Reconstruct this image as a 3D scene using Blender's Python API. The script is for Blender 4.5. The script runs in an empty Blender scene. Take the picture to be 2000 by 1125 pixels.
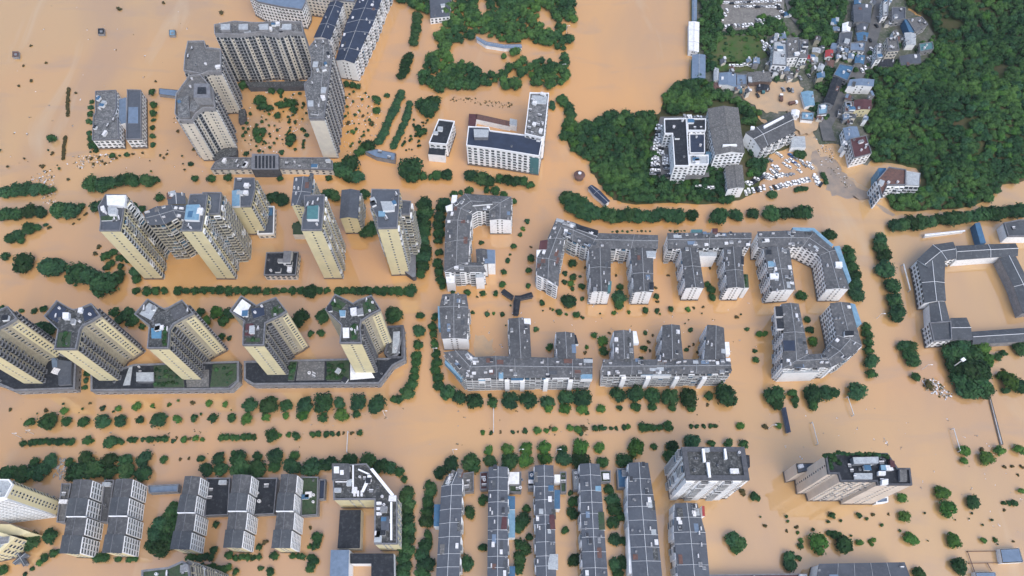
import bpy, bmesh, math, random
import numpy as np
from mathutils import Vector, Matrix
R = random.Random(7)
SC = bpy.context.scene
C = SC.collection

# ---------------------------------------------------------------- camera, sky, sun, exposure
CAM_H, FPX, TILT = 400.0, 1340.0, math.radians(29.2)
cd = bpy.data.cameras.new("camera"); cam = bpy.data.objects.new("camera", cd); C.objects.link(cam)
cam.location = (0, 0, CAM_H); cam.rotation_euler = (TILT, 0, 0)
cd.sensor_width = 36; cd.lens = FPX / 2000 * 36; cd.clip_start = 1; cd.clip_end = 20000
SC.camera = cam
W = bpy.data.worlds.new("World"); SC.world = W; W.use_nodes = True
nt = W.node_tree; sky = nt.nodes.new('ShaderNodeTexSky'); sky.sky_type = 'NISHITA'; sky.sun_disc = False
SUN_EL, SUN_AZ = math.radians(58), math.radians(150)      # azimuth clockwise from +Y
sky.sun_elevation = SUN_EL; sky.sun_rotation = SUN_AZ
sky.air_density = 1.0; sky.dust_density = 3.0; sky.ozone_density = 1.0
nt.links.new(sky.outputs[0], nt.nodes['Background'].inputs[0]); nt.nodes['Background'].inputs[1].default_value = 0.15
sd = bpy.data.lights.new("sun", 'SUN'); sd.energy = 0.8; sd.angle = math.radians(65); sd.color = (1, .985, .95)
sun = bpy.data.objects.new("sun", sd); C.objects.link(sun)
sv = Vector((math.sin(SUN_AZ)*math.cos(SUN_EL), math.cos(SUN_AZ)*math.cos(SUN_EL), math.sin(SUN_EL)))
sun.rotation_euler = (-sv).to_track_quat('-Z', 'Y').to_euler()
SC.view_settings.view_transform = 'Standard'; SC.view_settings.look = 'None'
SC.view_settings.exposure = 0.73; SC.view_settings.gamma = 1

ca, sa = math.cos(TILT), math.sin(TILT)
def P(u, v, z=0.0):
    """ground-plan position (x, y) of a spot seen at pixel u, v of the 2000 x 1125 survey picture, at height z"""
    a, b = u - 1000.0, -(v - 562.5)
    d = (a, b*ca + FPX*sa, b*sa - FPX*ca); t = (z - CAM_H) / d[2]
    return Vector((d[0]*t, d[1]*t))
def mpp(u, v, z=0.0):            # metres per pixel there
    return (P(u+1, v, z) - P(u, v, z)).length

# ---------------------------------------------------------------- materials
def lin(c): return tuple(((x/255)/12.92 if x/255 <= .04045 else ((x/255+.055)/1.055)**2.4) for x in c)
MATS = {}
def mat(name, c1, c2=None, scale=.25, rough=.8, detail=6, spec=.3, c3=None, s3=2.0, lo=.35, hi=.65, rnd=0.0, metal=0):
    m = bpy.data.materials.new(name); m.use_nodes = True; n = m.node_tree.nodes; l = m.node_tree.links
    b = n['Principled BSDF']; b.inputs['Roughness'].default_value = rough; b.inputs['Specular IOR Level'].default_value = spec
    b.inputs['Metallic'].default_value = metal
    MATS[name] = m
    if c2 is None: b.inputs['Base Color'].default_value = (*c1, 1); return m
    g = n.new('ShaderNodeNewGeometry')
    def layer(prev, col, sc, lo, hi, det=6):
        t = n.new('ShaderNodeTexNoise'); t.inputs['Scale'].default_value = sc; t.inputs['Detail'].default_value = det; t.inputs['Roughness'].default_value = .65
        l.new(g.outputs['Position'], t.inputs['Vector'])
        r = n.new('ShaderNodeMapRange'); r.inputs[1].default_value = lo; r.inputs[2].default_value = hi; l.new(t.outputs[0], r.inputs[0])
        mx = n.new('ShaderNodeMix'); mx.data_type = 'RGBA'; l.new(r.outputs[0], mx.inputs[0])
        if isinstance(prev, tuple): mx.inputs[6].default_value = (*prev, 1)
        else: l.new(prev, mx.inputs[6])
        mx.inputs[7].default_value = (*col, 1); return mx.outputs[2]
    o = layer(c1, c2, scale, lo, hi, detail)
    if c3: o = layer(o, c3, s3, .5, .78, 3)
    if rnd:
        oi = n.new('ShaderNodeObjectInfo'); h = n.new('ShaderNodeHueSaturation')
        r = n.new('ShaderNodeMapRange'); r.inputs[3].default_value = 1-rnd; r.inputs[4].default_value = 1+rnd*1.3; l.new(oi.outputs['Random'], r.inputs[0])
        l.new(r.outputs[0], h.inputs['Value'])
        r2 = n.new('ShaderNodeMapRange'); r2.inputs[3].default_value = .5-rnd*.09; r2.inputs[4].default_value = .5+rnd*.05; 
        ml = n.new('ShaderNodeMath'); ml.operation = 'MULTIPLY'; ml.inputs[1].default_value = 7.31; l.new(oi.outputs['Random'], ml.inputs[0])
        fr = n.new('ShaderNodeMath'); fr.operation = 'FRACT'; l.new(ml.outputs[0], fr.inputs[0]); l.new(fr.outputs[0], r2.inputs[0]); l.new(r2.outputs[0], h.inputs['Hue'])
        l.new(o, h.inputs['Color']); o = h.outputs[0]
    l.new(o, b.inputs['Base Color']); return m
mat('wall_white', (.84,.86,.87), (.70,.73,.75), .35, c3=(.55,.57,.59), s3=1.1, lo=.5, hi=.85)
mat('wall_bright', (.84,.85,.86), (.66,.68,.70), .3, lo=.5, hi=.8)
mat('wall_grey', (.30,.30,.31), (.20,.205,.215), .4, c3=(.14,.14,.15), s3=1.5)
mat('wall_dark', (.10,.105,.12), (.06,.065,.075), .5)
mat('wall_cream', (.68,.61,.38), (.58,.53,.35), .15, lo=.4, hi=.7)
mat('wall_tan', (.46,.42,.31), (.34,.31,.24), .4, c3=(.22,.21,.18), s3=1.4)
mat('wall_bone', (.66,.62,.53), (.56,.53,.47), .15)
mat('wall_pink', (.70,.62,.54), (.60,.53,.46), .15)
mat('wall_brown', (.17,.12,.10), (.11,.08,.07), .5)
mat('roof_grey', (.088,.092,.100), (.058,.062,.068), .12, c3=(.15,.155,.16), s3=.6)
mat('roof_stained', (.108,.113,.120), (.070,.074,.081), .11, c3=(.20,.205,.21), s3=.6)
mat('roof_slate', (.088,.102,.125), (.064,.074,.092), .1, c3=(.11,.12,.14), s3=.6)
mat('roof_moss', (.030,.034,.037), (.070,.076,.078), .3, c3=(.22,.225,.23), s3=.8)
mat('line_bright', (.62,.65,.68), (.42,.45,.48), .7)
mat('roof_charcoal', (.075,.085,.098), (.055,.062,.072), .15, c3=(.12,.13,.14), s3=.6)
mat('roof_navy', (.035,.05,.085), (.025,.035,.06), .2)
mat('roof_black', (.022,.027,.036), (.014,.018,.025), .2, c3=(.06,.065,.075), s3=.5)
mat('roof_wet', (.085,.09,.094), (.17,.175,.18), .3, c3=(.36,.365,.37), s3=.9, lo=.45, hi=.65)
mat('roof_old', (.13,.13,.13), (.085,.088,.09), .3, c3=(.26,.26,.255), s3=.9)
mat('roof_blue', (.06,.155,.27), (.05,.115,.20), .4)
mat('roof_sky', (.19,.33,.44), (.13,.24,.34), .4)
mat('roof_steel', (.16,.22,.31), (.12,.17,.24), .3)
mat('roof_maroon', (.10,.045,.05), (.07,.03,.035), .4)
mat('roof_rust', (.16,.085,.07), (.09,.06,.055), .6)
mat('roof_white', (.82,.83,.84), (.60,.62,.64), .5)
mat('roof_pale', (.42,.46,.48), (.30,.33,.36), .5, c3=(.2,.2,.22), s3=1.5)
mat('roof_red', (.40,.05,.06), (.25,.05,.05), .6)
mat('roof_green',(.035,.075,.035), (.055,.07,.045), .5, c3=(.015,.03,.02), s3=.9)
mat('roof_teal', (.08,.20,.21), (.06,.15,.17), .5)
mat('line_white', (.50,.52,.54), (.24,.26,.28), .6)
mat('tide_stain', (.13,.12,.12), (.24,.19,.14), .4, c3=(.05,.055,.07), s3=.8)
mat('trim_white', (.76,.78,.80)); mat('trim_grey', (.20,.21,.23), (.13,.135,.15), .5)
mat('glass', (.03,.04,.05), rough=.25, spec=.5)
mat('glass_mid', (.10,.125,.13), (.05,.06,.07), 1.5, rough=.3)
mat('rail_white', (.62,.64,.65), (.45,.47,.48), .6)
mat('rail_cream', (.50,.48,.38), (.36,.35,.30), .6)
mat('rail_grey', (.30,.31,.33), (.20,.21,.23), .6)
mat('frame_white', (.72,.73,.72))
mat('unit_white', (.75,.76,.78), (.5,.5,.52), 1.0); mat('unit_grey', (.25,.26,.28), (.14,.15,.16), 1.0); mat('unit_dark', (.04,.045,.055))
mat('unit_blue', (.10,.25,.38), (.08,.19,.3), 1.0)
mat('leaf', (.020,.056,.029), (.036,.088,.034), .16, rough=.9, spec=.1, c3=(.012,.034,.018), s3=.5, rnd=.38)
mat('leaf_var', (.018,.052,.024), (.045,.11,.034), .07, rough=.9, spec=.1, c3=(.012,.034,.018), s3=.4)
mat('leaf_light', (.060,.135,.028), (.032,.088,.026), .3, rough=.9, spec=.1, rnd=.25)
mat('leaf_wood', (.024,.066,.030), (.080,.165,.046), .028, rough=.9, spec=.1, c3=(.018,.046,.026), s3=.2, lo=.42, hi=.62)
mat('leaf_dry', (.10,.075,.035), (.05,.06,.025), .5, rough=.9, spec=.1)
mat('bark', (.06,.045,.035))
mat('soil', (.045,.07,.025), (.09,.075,.045), .06, rough=1, spec=.05)
mat('village_soil', (.11,.11,.095), (.05,.075,.04), .09, c3=(.2,.19,.17), s3=.5)
mat('concrete', (.20,.195,.18), (.13,.125,.12), .15, c3=(.3,.28,.25), s3=.5)
mat('asphalt', (.085,.09,.095), (.13,.13,.13), .2)
mat('mud', (.50,.34,.20), (.36,.28,.20), .08, rough=.5)
mat('silt', (.34,.26,.19), (.22,.19,.165), .12, rough=.35, spec=.5)
mat('grassy', (.045,.105,.03), (.10,.10,.05), .13, rough=1, spec=.05)
mat('car_white', (.78,.79,.80), rough=.25, spec=.5); mat('car_black', (.02,.022,.026), rough=.25, spec=.5)
mat('car_grey', (.28,.29,.31), rough=.25, spec=.5); mat('car_red', (.35,.03,.03), rough=.3); mat('car_blue', (.05,.12,.3), rough=.3); mat('tyre', (.015,.015,.015))
mat('pole', (.72,.73,.74), rough=.4); mat('debris_mix', (.10,.07,.04), (.45,.42,.38), 2.0)

# water: muddy body colour with the sky mirrored in it
w = bpy.data.materials.new('muddy_water'); w.use_nodes = True; n = w.node_tree.nodes; l = w.node_tree.links; MATS['water'] = w
b = n['Principled BSDF']; b.inputs['Roughness'].default_value = .02; b.inputs['IOR'].default_value = 1.7; b.inputs['Specular IOR Level'].default_value = 1.0
g = n.new('ShaderNodeNewGeometry')
def nz(sc, det, stretch=None):
    t = n.new('ShaderNodeTexNoise'); t.inputs['Scale'].default_value = sc; t.inputs['Detail'].default_value = det; t.inputs['Distortion'].default_value = .6
    if stretch:
        mp = n.new('ShaderNodeMapping'); mp.inputs['Scale'].default_value = stretch; l.new(g.outputs['Position'], mp.inputs[0]); l.new(mp.outputs[0], t.inputs['Vector'])
    else: l.new(g.outputs['Position'], t.inputs['Vector'])
    return t.outputs[0]
def mixc(f, lo, hi, a, bcol):
    r = n.new('ShaderNodeMapRange'); r.inputs[1].default_value = lo; r.inputs[2].default_value = hi; l.new(f, r.inputs[0])
    mx = n.new('ShaderNodeMix'); mx.data_type = 'RGBA'; l.new(r.outputs[0], mx.inputs[0])
    if isinstance(a, tuple): mx.inputs[6].default_value = (*a, 1)
    else: l.new(a, mx.inputs[6])
    mx.inputs[7].default_value = (*bcol, 1); return mx.outputs[2]
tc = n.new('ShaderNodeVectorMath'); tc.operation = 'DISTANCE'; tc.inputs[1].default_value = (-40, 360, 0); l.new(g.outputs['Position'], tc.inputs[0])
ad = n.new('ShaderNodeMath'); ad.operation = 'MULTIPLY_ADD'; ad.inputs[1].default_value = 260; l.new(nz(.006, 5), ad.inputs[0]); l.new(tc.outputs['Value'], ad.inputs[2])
o = mixc(ad.outputs[0], 230, 470, (.610,.322,.110), (.505,.318,.140))   # redder base colour around the town centre, tan farther out, edge broken by noise
o = mixc(nz(.0045, 3), .45, .65, o, (.545,.303,.122))
o = mixc(nz(.012, 8, (1, .4, 1)), .46, .74, o, (.40,.255,.145))
o = mixc(nz(.045, 9, (.35, 1, 1)), .54, .80, o, (.39,.265,.165))
o = mixc(nz(.03, 9, (1, .3, 1)), .62, .85, o, (.53,.40,.25))
l.new(o, b.inputs['Base Color'])
bm_ = n.new('ShaderNodeBump'); bm_.inputs['Strength'].default_value = .025; bm_.inputs['Distance'].default_value = .3; l.new(nz(.5, 4), bm_.inputs['Height']); l.new(bm_.outputs[0], b.inputs['Normal'])

# ---------------------------------------------------------------- mesh helpers
def mesh_from(name, V, F, mi=None, mats=()):
    me = bpy.data.meshes.new(name)
    me.from_pydata([tuple(v) for v in V], [], F); 
    for m in mats: me.materials.append(MATS[m])
    if mi is not None and len(mi) == len(me.polygons): me.polygons.foreach_set('material_index', mi)
    me.update(); return me
def tag(o, label=None, cat=None, group=None, kind=None):
    if label: o['label'] = label
    if cat: o['category'] = cat
    if group: o['group'] = group
    if kind: o['kind'] = kind
    return o
def link(name, me, parent=None, loc=(0,0,0)):
    o = bpy.data.objects.new(name, me); C.objects.link(o); o.location = loc
    if parent: o.parent = parent
    return o
def thing(name, x, y, z, label, cat, group=None):
    return tag(link(name, None, None, (x, y, z)), label, cat, group)
class MB:
    def __init__(s): s.V=[]; s.F=[]; s.M=[]; s.mats=[]
    def mi(s, m):
        if m not in s.mats: s.mats.append(m)
        return s.mats.index(m)
    def face(s, pts, m):
        k=len(s.V); s.V += [tuple(p) for p in pts]; s.F.append(tuple(range(k,k+len(pts)))); s.M.append(s.mi(m))
    def prism(s, poly, z0, z1, m, top=None, bottom=False):
        """poly CCW list of xy"""
        n=len(poly)
        for i in range(n):
            a,b=poly[i],poly[(i+1)%n]; s.face([(a[0],a[1],z0),(b[0],b[1],z0),(b[0],b[1],z1),(a[0],a[1],z1)], m)
        if top: s.face([(p[0],p[1],z1) for p in poly], top)
        if bottom: s.face([(p[0],p[1],z0) for p in reversed(poly)], m)
    def box(s, cx,cy,cz, sx,sy,sz, m, rot=0, top=None):
        c,q=math.cos(rot),math.sin(rot); P_=[]
        for dx,dy in ((-1,-1),(1,-1),(1,1),(-1,1)):
            x,y=dx*sx/2,dy*sy/2; P_.append((cx+x*c-y*q, cy+x*q+y*c))
        s.prism(P_, cz, cz+sz, m, top or m, True)
    def build(s, name, parent=None, loc=None):
        L = Vector(parent.location) if parent is not None and loc is None else Vector(loc or (0,0,0))
        V=[(v[0]-L.x, v[1]-L.y, v[2]-L.z) for v in s.V]
        me = mesh_from(name, V, s.F, s.M, s.mats)
        return link(name, me, parent, (0,0,0) if parent is not None else L)
def area(p): return .5*sum(p[i][0]*p[(i+1)%len(p)][1]-p[(i+1)%len(p)][0]*p[i][1] for i in range(len(p)))
def ccw(p): return p if area(p) > 0 else list(reversed(p))
def inset(poly, d):
    n=len(poly); out=[]
    for i in range(n):
        a,b,c=Vector(poly[i-1]),Vector(poly[i]),Vector(poly[(i+1)%n])
        e1=(b-a).normalized(); e2=(c-b).normalized()
        n1=Vector((-e1.y,e1.x)); n2=Vector((-e2.y,e2.x)); k=n1+n2
        if k.length<1e-4: k=n1
        k.normalize(); out.append(b + k*(d/max(.35,k.dot(n1))))
    return out
def inside(x, y, poly):
    r=False; n=len(poly)
    for i in range(n):
        x1,y1=poly[i]; x2,y2=poly[i-1]
        if (y1>y)!=(y2>y) and x < (x2-x1)*(y-y1)/(y2-y1)+x1: r = not r
    return r

# ---------------------------------------------------------------- facade elements (unit meshes shared by every copy)
def tmpl(name, boxes):
    mb=MB()
    for (x0,x1,y0,y1,z0,z1,m) in boxes: mb.box((x0+x1)/2,(y0+y1)/2,z0,x1-x0,y1-y0,z1-z0,m)
    me=mesh_from(name, mb.V, mb.F, mb.M, mb.mats)
    return dict(me=me, V=np.array(mb.V), F=mb.F, M=mb.M, mats=mb.mats)
T = {}
T['window'] = tmpl('window', [(-.5,.5,-.05,.07,0,1,'glass'),(-.58,.58,-.05,.14,-.1,0,'frame_white')])
T['window_mid'] = tmpl('window', [(-.5,.5,-.05,.07,0,1,'glass_mid'),(-.56,-.5,-.05,.12,-.06,1.06,'frame_white'),(.5,.56,-.05,.12,-.06,1.06,'frame_white'),(-.5,.5,-.05,.2,-.1,0,'frame_white')])
def balc(m, rail):
    return [(-.46,.46,-.05,.04,.05,.85,'glass'),(-.5,.5,.04,1.0,-.05,0,m),(-.5,.5,.93,1.0,0,.36,rail),(-.5,-.45,.04,.93,0,.36,rail),(.45,.5,.04,.93,0,.36,rail)]
T['balcony_white'] = tmpl('balcony', balc('rail_grey','rail_white'))
T['balcony_cream'] = tmpl('balcony', balc('rail_grey','rail_cream'))
T['balcony_grey'] = tmpl('balcony', balc('wall_dark','rail_grey'))
T['bay'] = tmpl('bay_window', [(-.42,.42,0,.7,.10,.82,'glass_mid'),(-.5,.5,0,1.0,-.04,.10,'trim_white'),(-.5,.5,0,1.0,.82,.92,'trim_white'),(-.5,-.42,0,1.0,.14,.78,'trim_white'),(.42,.5,0,1.0,.14,.78,'trim_white')])
T['panel_bone'] = tmpl('wall_panel', [(-.5,.5,-.1,.3,0,1,'wall_bone')])
T['panel_cream'] = tmpl('wall_panel', [(-.5,.5,-.1,.3,0,1,'wall_cream')])
T['window_deep'] = tmpl('window', [(-.5,.5,-.05,.38,0,1,'glass')])
T['bay_g'] = tmpl('bay_window', [(-.42,.42,0,.8,.2,.85,'glass'),(-.5,.5,0,1.0,0,.2,'rail_grey'),(-.5,-.4,0,1.0,.2,.95,'rail_white'),(.4,.5,0,1.0,.2,.95,'rail_white')])
T['window_pale'] = tmpl('window', [(-.5,.5,-.05,.07,0,1,'unit_grey'),(-.58,.58,-.05,.14,-.1,0,'frame_white')])
T['balcony_wash'] = tmpl('balcony', balc('rail_grey','rail_white')+[(-.35,.3,.5,.6,.45,.75,'unit_blue')])
T['air_conditioner'] = tmpl('air_conditioner', [(-.5,.5,0,1,0,1,'unit_grey')])
CAP = 100
SHM = []
CAMV = Vector((0,0,CAM_H))
class Building:
    def __init__(s, name, label, at, h, cat='building', group=None):
        p=P(at[0],at[1],h); s.root=thing(name, p.x, p.y, 0, label, cat, group); s.el=[]; s.rnd=random.Random(hash(label) & 0xffff if False else sum(map(ord,label)))
        s.L=Vector((p.x,p.y,0))
    def add(s, kind, pos, ang, sx, sy, sz): s.el.append((kind,pos,ang,sx,sy,sz))
    def facade(s, a, b, z0, z1, style, bayw=3.6, fh=3.0):
        a,b=Vector(a),Vector(b); L=(b-a).length; e=(b-a)/max(L,1e-6); nrm=Vector((e.y,-e.x))   # outward for CCW
        mid=(a+b)/2
        if style=='none' or L<3: return
        if nrm.dot(Vector((0,0))-mid) <= -6: return
        ang=math.atan2(e.y,e.x); ang_out=ang+math.pi          # local +y outward
        n=max(1,int(round((z1-z0)/fh))); fh=(z1-z0)/n
        def put(kind, t, z, w, d, hh): 
            q_=s.rnd.random()
            if kind=='window' and q_<.22: kind='window_pale'
            elif kind in('balcony_cream','balcony_white') and q_<.16: kind='bay'; hh-=.3; d=.9
            elif kind in('balcony_white','balcony_cream') and q_>.9: kind='balcony_wash'
            elif kind=='window_mid' and q_<.3: kind='window'
            p=a+e*t; s.add(kind,(p.x,p.y,z),ang_out,w,d,hh)
            if kind in('window','window_mid') and w>1.2 and q_>.72: p=a+e*(t+w*.5+.45); s.add('air_conditioner',(p.x,p.y,z),ang_out,.8,.5,.7)
        if style in ('gable1','gable2'):
            cols=[L*.5] if style=='gable1' else [L*.38,L*.60]
            for k in range(n):
                for t in cols: put('window', t, z0+k*fh+1.0, 1.0, 1, 1.2)
            return
        m=max(1,int(round(L/bayw))); bw=L/m
        if style in ('strip','stripc'):
            for j in range(m):
                t=(j+.5)*bw
                if j%3==1: put('panel_bone' if style=='strip' else 'panel_cream', t, z0+2, bw*.98, 1, z1-z0-4)
                for k in range(n):
                    z=z0+k*fh
                    if j%3==1: put('window_deep', t, z+1, 1.0, 1, 1.3)
                    elif j%3==2: put('balcony_grey' if style=='strip' else 'balcony_cream', t, z+.05, bw*.98, 1.4, 2.7)
                    else: put('balcony_white' if style=='stripc' else 'bay_g', t, z+.05, bw*.94, .9, 2.7)
            return
        for k in range(n):
            z=z0+k*fh
            for j in range(m):
                t=(j+.5)*bw
                if style=='win': put('window', t, z+.9, min(1.7,bw*.5), 1, 1.5)
                elif style=='winm': put('window_mid', t, z+.8, min(2.2,bw*.6), 1, 1.7)
                elif style.startswith('balc'):
                    kd={'balc':'balcony_white','balcc':'balcony_cream','balcg':'balcony_grey'}[style]
                    if j%2==0: put(kd, t, z+.05, bw*.96, 1.5, 2.7)
                    else: put('window', t, z+.9, min(1.4,bw*.42), 1, 1.5)
                elif style=='full': put('balcony_white', t, z+.05, bw*.94, 1.4, 2.8)
                elif style=='fullc': put('balcony_cream', t, z+.05, bw*.9, 1.4, 2.8)
                elif style=='bay': put('bay', t, z+.1, bw*.98, 1.0, fh*.95)
                elif style=='mixed':
                    q=(j*7+k*(1 if j%3 else 0))%4
                    if j%3==0: put('bay', t, z+.1, bw*.9, .9, fh*.9)
                    elif j%3==1: put('window', t, z+.9, bw*.42, 1, 1.4)
                    else: put('balcony_white', t, z+.05, bw*.95, 1.3, 2.7)
    def finish(s):
        def score(q):
            kind,p,ang,sx,sy,sz=q; d=CAMV-Vector(p); ny=Vector((-math.sin(ang),math.cos(ang),0))
            return -max(0,ny.dot(d.normalized()))*sx*sz/d.length_squared
        by={}
        for q in s.el:
            nm={'window_mid':'window','balcony_white':'balcony','balcony_cream':'balcony','balcony_grey':'balcony','balcony_wash':'balcony','window_pale':'window','bay':'bay_window','bay_g':'bay_window','panel_bone':'wall_panel','panel_cream':'wall_panel','window_deep':'window'}.get(q[0],q[0])
            by.setdefault(nm,[]).append(q)
        for nm,lst in by.items():
            lst.sort(key=score); lst2=lst[CAP:]
            for kind,p,ang,sx,sy,sz in lst[:CAP]:
                o=link(nm, T[kind]['me'], s.root, (p[0]-s.L.x,p[1]-s.L.y,p[2])); o.rotation_euler=(0,0,ang); o.scale=(sx,sy,sz)
            if lst2:
                V=[];F=[];M=[];mats=[];k=0
                for kind,p,ang,sx,sy,sz in lst2:
                    t=T[kind]; c,q=math.cos(ang),math.sin(ang); v=t['V']*np.array((sx,sy,sz))
                    x=v[:,0]*c-v[:,1]*q+p[0]-s.L.x; y=v[:,0]*q+v[:,1]*c+p[1]-s.L.y
                    V+=list(zip(x,y,v[:,2]+p[2]))
                    for m in t['mats']:
                        if m not in mats: mats.append(m)
                    F+=[tuple(i+k for i in f) for f in t['F']]; M+=[mats.index(t['mats'][i]) for i in t['M']]; k+=len(v)
                o=link(nm, mesh_from(nm,V,F,M,mats), s.root); o['kind']='stuff'
    # flat-roofed block from a roof outline in survey pixels
    def block(s, poly, h, wall='wall_white', roof='roof_grey', style='win', styles=None, parapet='trim_white', z0=-2, base=None, bayw=3.6, fh=3.0, wname='wall', clutter=0, rim=.45, ph=.9, skip=()):
        pts=[P(x,y,h) for x,y in poly]
        rev = area(pts)<0
        if rev: pts=list(reversed(pts))
        n=len(pts); mb=MB(); mb.prism(pts, z0, h-.02, wall); mb.build(wname, s.root)
        if h>9 and base is None: mb=MB(); mb.prism([tuple(v) for v in inset(pts,-.3)],-1,s.rnd.uniform(.9,1.7),'tide_stain','tide_stain'); mb.build('plinth',s.root)
        mb=MB(); inn=inset(pts, rim); mb.face([(p.x,p.y,h-.12) for p in inn], roof); ro=s.ro=mb.build('roof', s.root)
        if parapet:
            mb=MB()
            for i in range(n):
                a,b,c,d=pts[i],pts[(i+1)%n],inn[(i+1)%n],inn[i]; o=inset(pts,-.12); a2,b2=o[i],o[(i+1)%n]
                mb.face([(a2.x,a2.y,h+ph),(b2.x,b2.y,h+ph),(c.x,c.y,h+ph),(d.x,d.y,h+ph)],parapet)
                mb.face([(d.x,d.y,h-.12),(d.x,d.y,h+ph),(c.x,c.y,h+ph),(c.x,c.y,h-.12)],parapet)
                mb.face([(a2.x,a2.y,h-.6),(b2.x,b2.y,h-.6),(b2.x,b2.y,h+ph),(a2.x,a2.y,h+ph)],parapet)
                mb.face([(a2.x,a2.y,h-.6),(a.x,a.y,h-.6),(b.x,b.y,h-.6),(b2.x,b2.y,h-.6)],parapet)
            mb.build('parapet', s.root).parent=s.ro
        for i in range(n):
            j = (n-2-i)%n if rev else i          # edge index in the order given
            st = (styles or {}).get(j, style)
            s.facade(pts[i], pts[(i+1)%n], (0 if base is None else base), h-.9, st, bayw, fh)
        if clutter: s.clutter(inset(pts,1.6), h-.1, clutter)
        return pts
    def clutter(s, pts, z, n, kinds=None):
        xs=[p[0] for p in pts]; ys=[p[1] for p in pts]; k=0; tries=0
        rot=math.atan2(pts[1][1]-pts[0][1], pts[1][0]-pts[0][0])
        while k<n and tries<n*12:
            tries+=1; x=s.rnd.uniform(min(xs),max(xs)); y=s.rnd.uniform(min(ys),max(ys))
            if not inside(x,y,pts): continue
            k+=1; q=s.rnd.random(); mb=MB()
            if q<.3:
                w_,d_=s.rnd.uniform(1.5,3),s.rnd.uniform(1.2,2); mb.box(x,y,z,w_,d_,.9,'unit_dark',rot,'unit_grey'); mb.box(x,y+d_*.5,z+.9,w_,.5,.4,'unit_white',rot); nm='solar_heater'
            elif q<.55:
                mb.box(x,y,z,s.rnd.uniform(.8,1.6),s.rnd.uniform(.8,1.4),1.1,'unit_grey',rot); mb.box(x,y,z+1.1,.7,.7,.15,'unit_dark',rot); nm='air_conditioner'
            elif q<.75:
                r=s.rnd.uniform(.6,1.0); pp=[(x+r*math.cos(t*math.pi/4),y+r*math.sin(t*math.pi/4)) for t in range(8)]; mb.prism(pp,z,z+1.6,'unit_white','unit_white'); mb.prism([(x+(a-x)*.4,y+(b-y)*.4) for a,b in pp],z+1.6,z+1.8,'unit_grey','unit_grey'); nm='water_tank'
            else:
                w_,d_=s.rnd.uniform(2,4.5),s.rnd.uniform(1.6,3.4); m=s.rnd.choice(['roof_pale','unit_grey','unit_white','unit_white','roof_blue','roof_black']); mb.box(x,y,z,w_,d_,2.0,'wall_white',rot,m); mb.box(x,y,z+2.0,w_+.4,d_+.4,.15,m,rot); nm='roof_shed'
            mb.build(nm, s.root).parent=s.ro
    def box(s, name, poly, h0, h, side='trim_white', top='roof_grey'):
        """raised piece on the building given by its top outline"""
        pts=ccw([P(x,y,h) for x,y in poly]); mb=MB(); mb.prism(pts,h0,h,side,top); return mb.build(name, s.root)
    def skin(s, a, b, h, z0, z1, m, name='plain_end_wall', f0=0, f1=1, proud=.05):
        A,B_=P(*a,h),P(*b,h); p,q=A.lerp(B_,f0),A.lerp(B_,f1); e=(q-p).normalized(); nn=Vector((-e.y,e.x))*proud
        mb=MB(); mb.prism(ccw([p-nn,q-nn,q+nn,p+nn]),z0,z1,m,m); return mb.build(name, s.root)
    def shrubs(s, path, w, z, m='leaf', name='roof_shrub', dens=.5):
        for i in range(len(path)-1):
            (x0,y0),(x1,y1)=path[i],path[i+1]; n=max(2,int(math.hypot(x1-x0,y1-y0)/(w*dens)))
            for j in range(n):
                t=j/n; x=x0+(x1-x0)*t+s.rnd.uniform(-.2,.2)*w; y=y0+(y1-y0)*t+s.rnd.uniform(-.2,.2)*w; r=w*.5*s.rnd.uniform(.6,1.15)*mpp(x,y,z); p=P(x,y,z+r*.4)
                if not SHM: SHM.extend(mesh_from('roof_shrub',v,f,None,['leaf']) for v,f in CRB)
                o=link(name,s.rnd.choice(SHM),s.root,(p.x-s.L.x,p.y-s.L.y,z+r*.35)); o.scale=(r,r,r*.8); o.rotation_euler=(0,0,s.rnd.uniform(0,6.28))
    # gabled ribbon: list of (outer px, inner px) cross-sections at eaves height
    def ribbon(s, secs, h, wall='wall_white', roof='roof_grey', rise=1.3, outer='mixed', inner='win', end0='gable2', end1='gable2', lines=14, over=.35, bayw=3.4, z0=-2, clutter=0, ridge=True, line_m='line_white', base=0):
        A=[P(a[0],a[1],h) for a,b in secs]; B_=[P(b[0],b[1],h) for a,b in secs]
        poly=A+list(reversed(B_))
        if area(poly)<0: A,B_=B_,A; outer,inner=inner,outer; poly=A+list(reversed(B_))
        n=len(A)
        # after this A side is traversed forward with outward normal to the right (CCW)
        wi=.5
        wp=inset(poly,wi); WA=wp[:n]; WB=list(reversed(wp[n:]))
        mb=MB()
        for i in range(n-1):
            for (a,b) in ((WA[i],WA[i+1]),(WB[i+1],WB[i])):
                mb.face([(a.x,a.y,z0),(b.x,b.y,z0),(b.x,b.y,h),(a.x,a.y,h)],wall)
        for (a,b) in ((WB[0],WA[0]),(WA[-1],WB[-1])):
            m=(a+b)/2; mb.face([(a.x,a.y,z0),(b.x,b.y,z0),(b.x,b.y,h),(m.x,m.y,h+rise*.97),(a.x,a.y,h)],wall)
        mb.build('wall', s.root)
        if h>9 and base==0: mb=MB(); mb.prism([tuple(v) for v in inset(wp,-.3)],-1,s.rnd.uniform(.9,1.7),'tide_stain'); mb.build('plinth',s.root)
        mb=MB(); Rg=[(A[i]+B_[i])/2 for i in range(n)]
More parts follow.
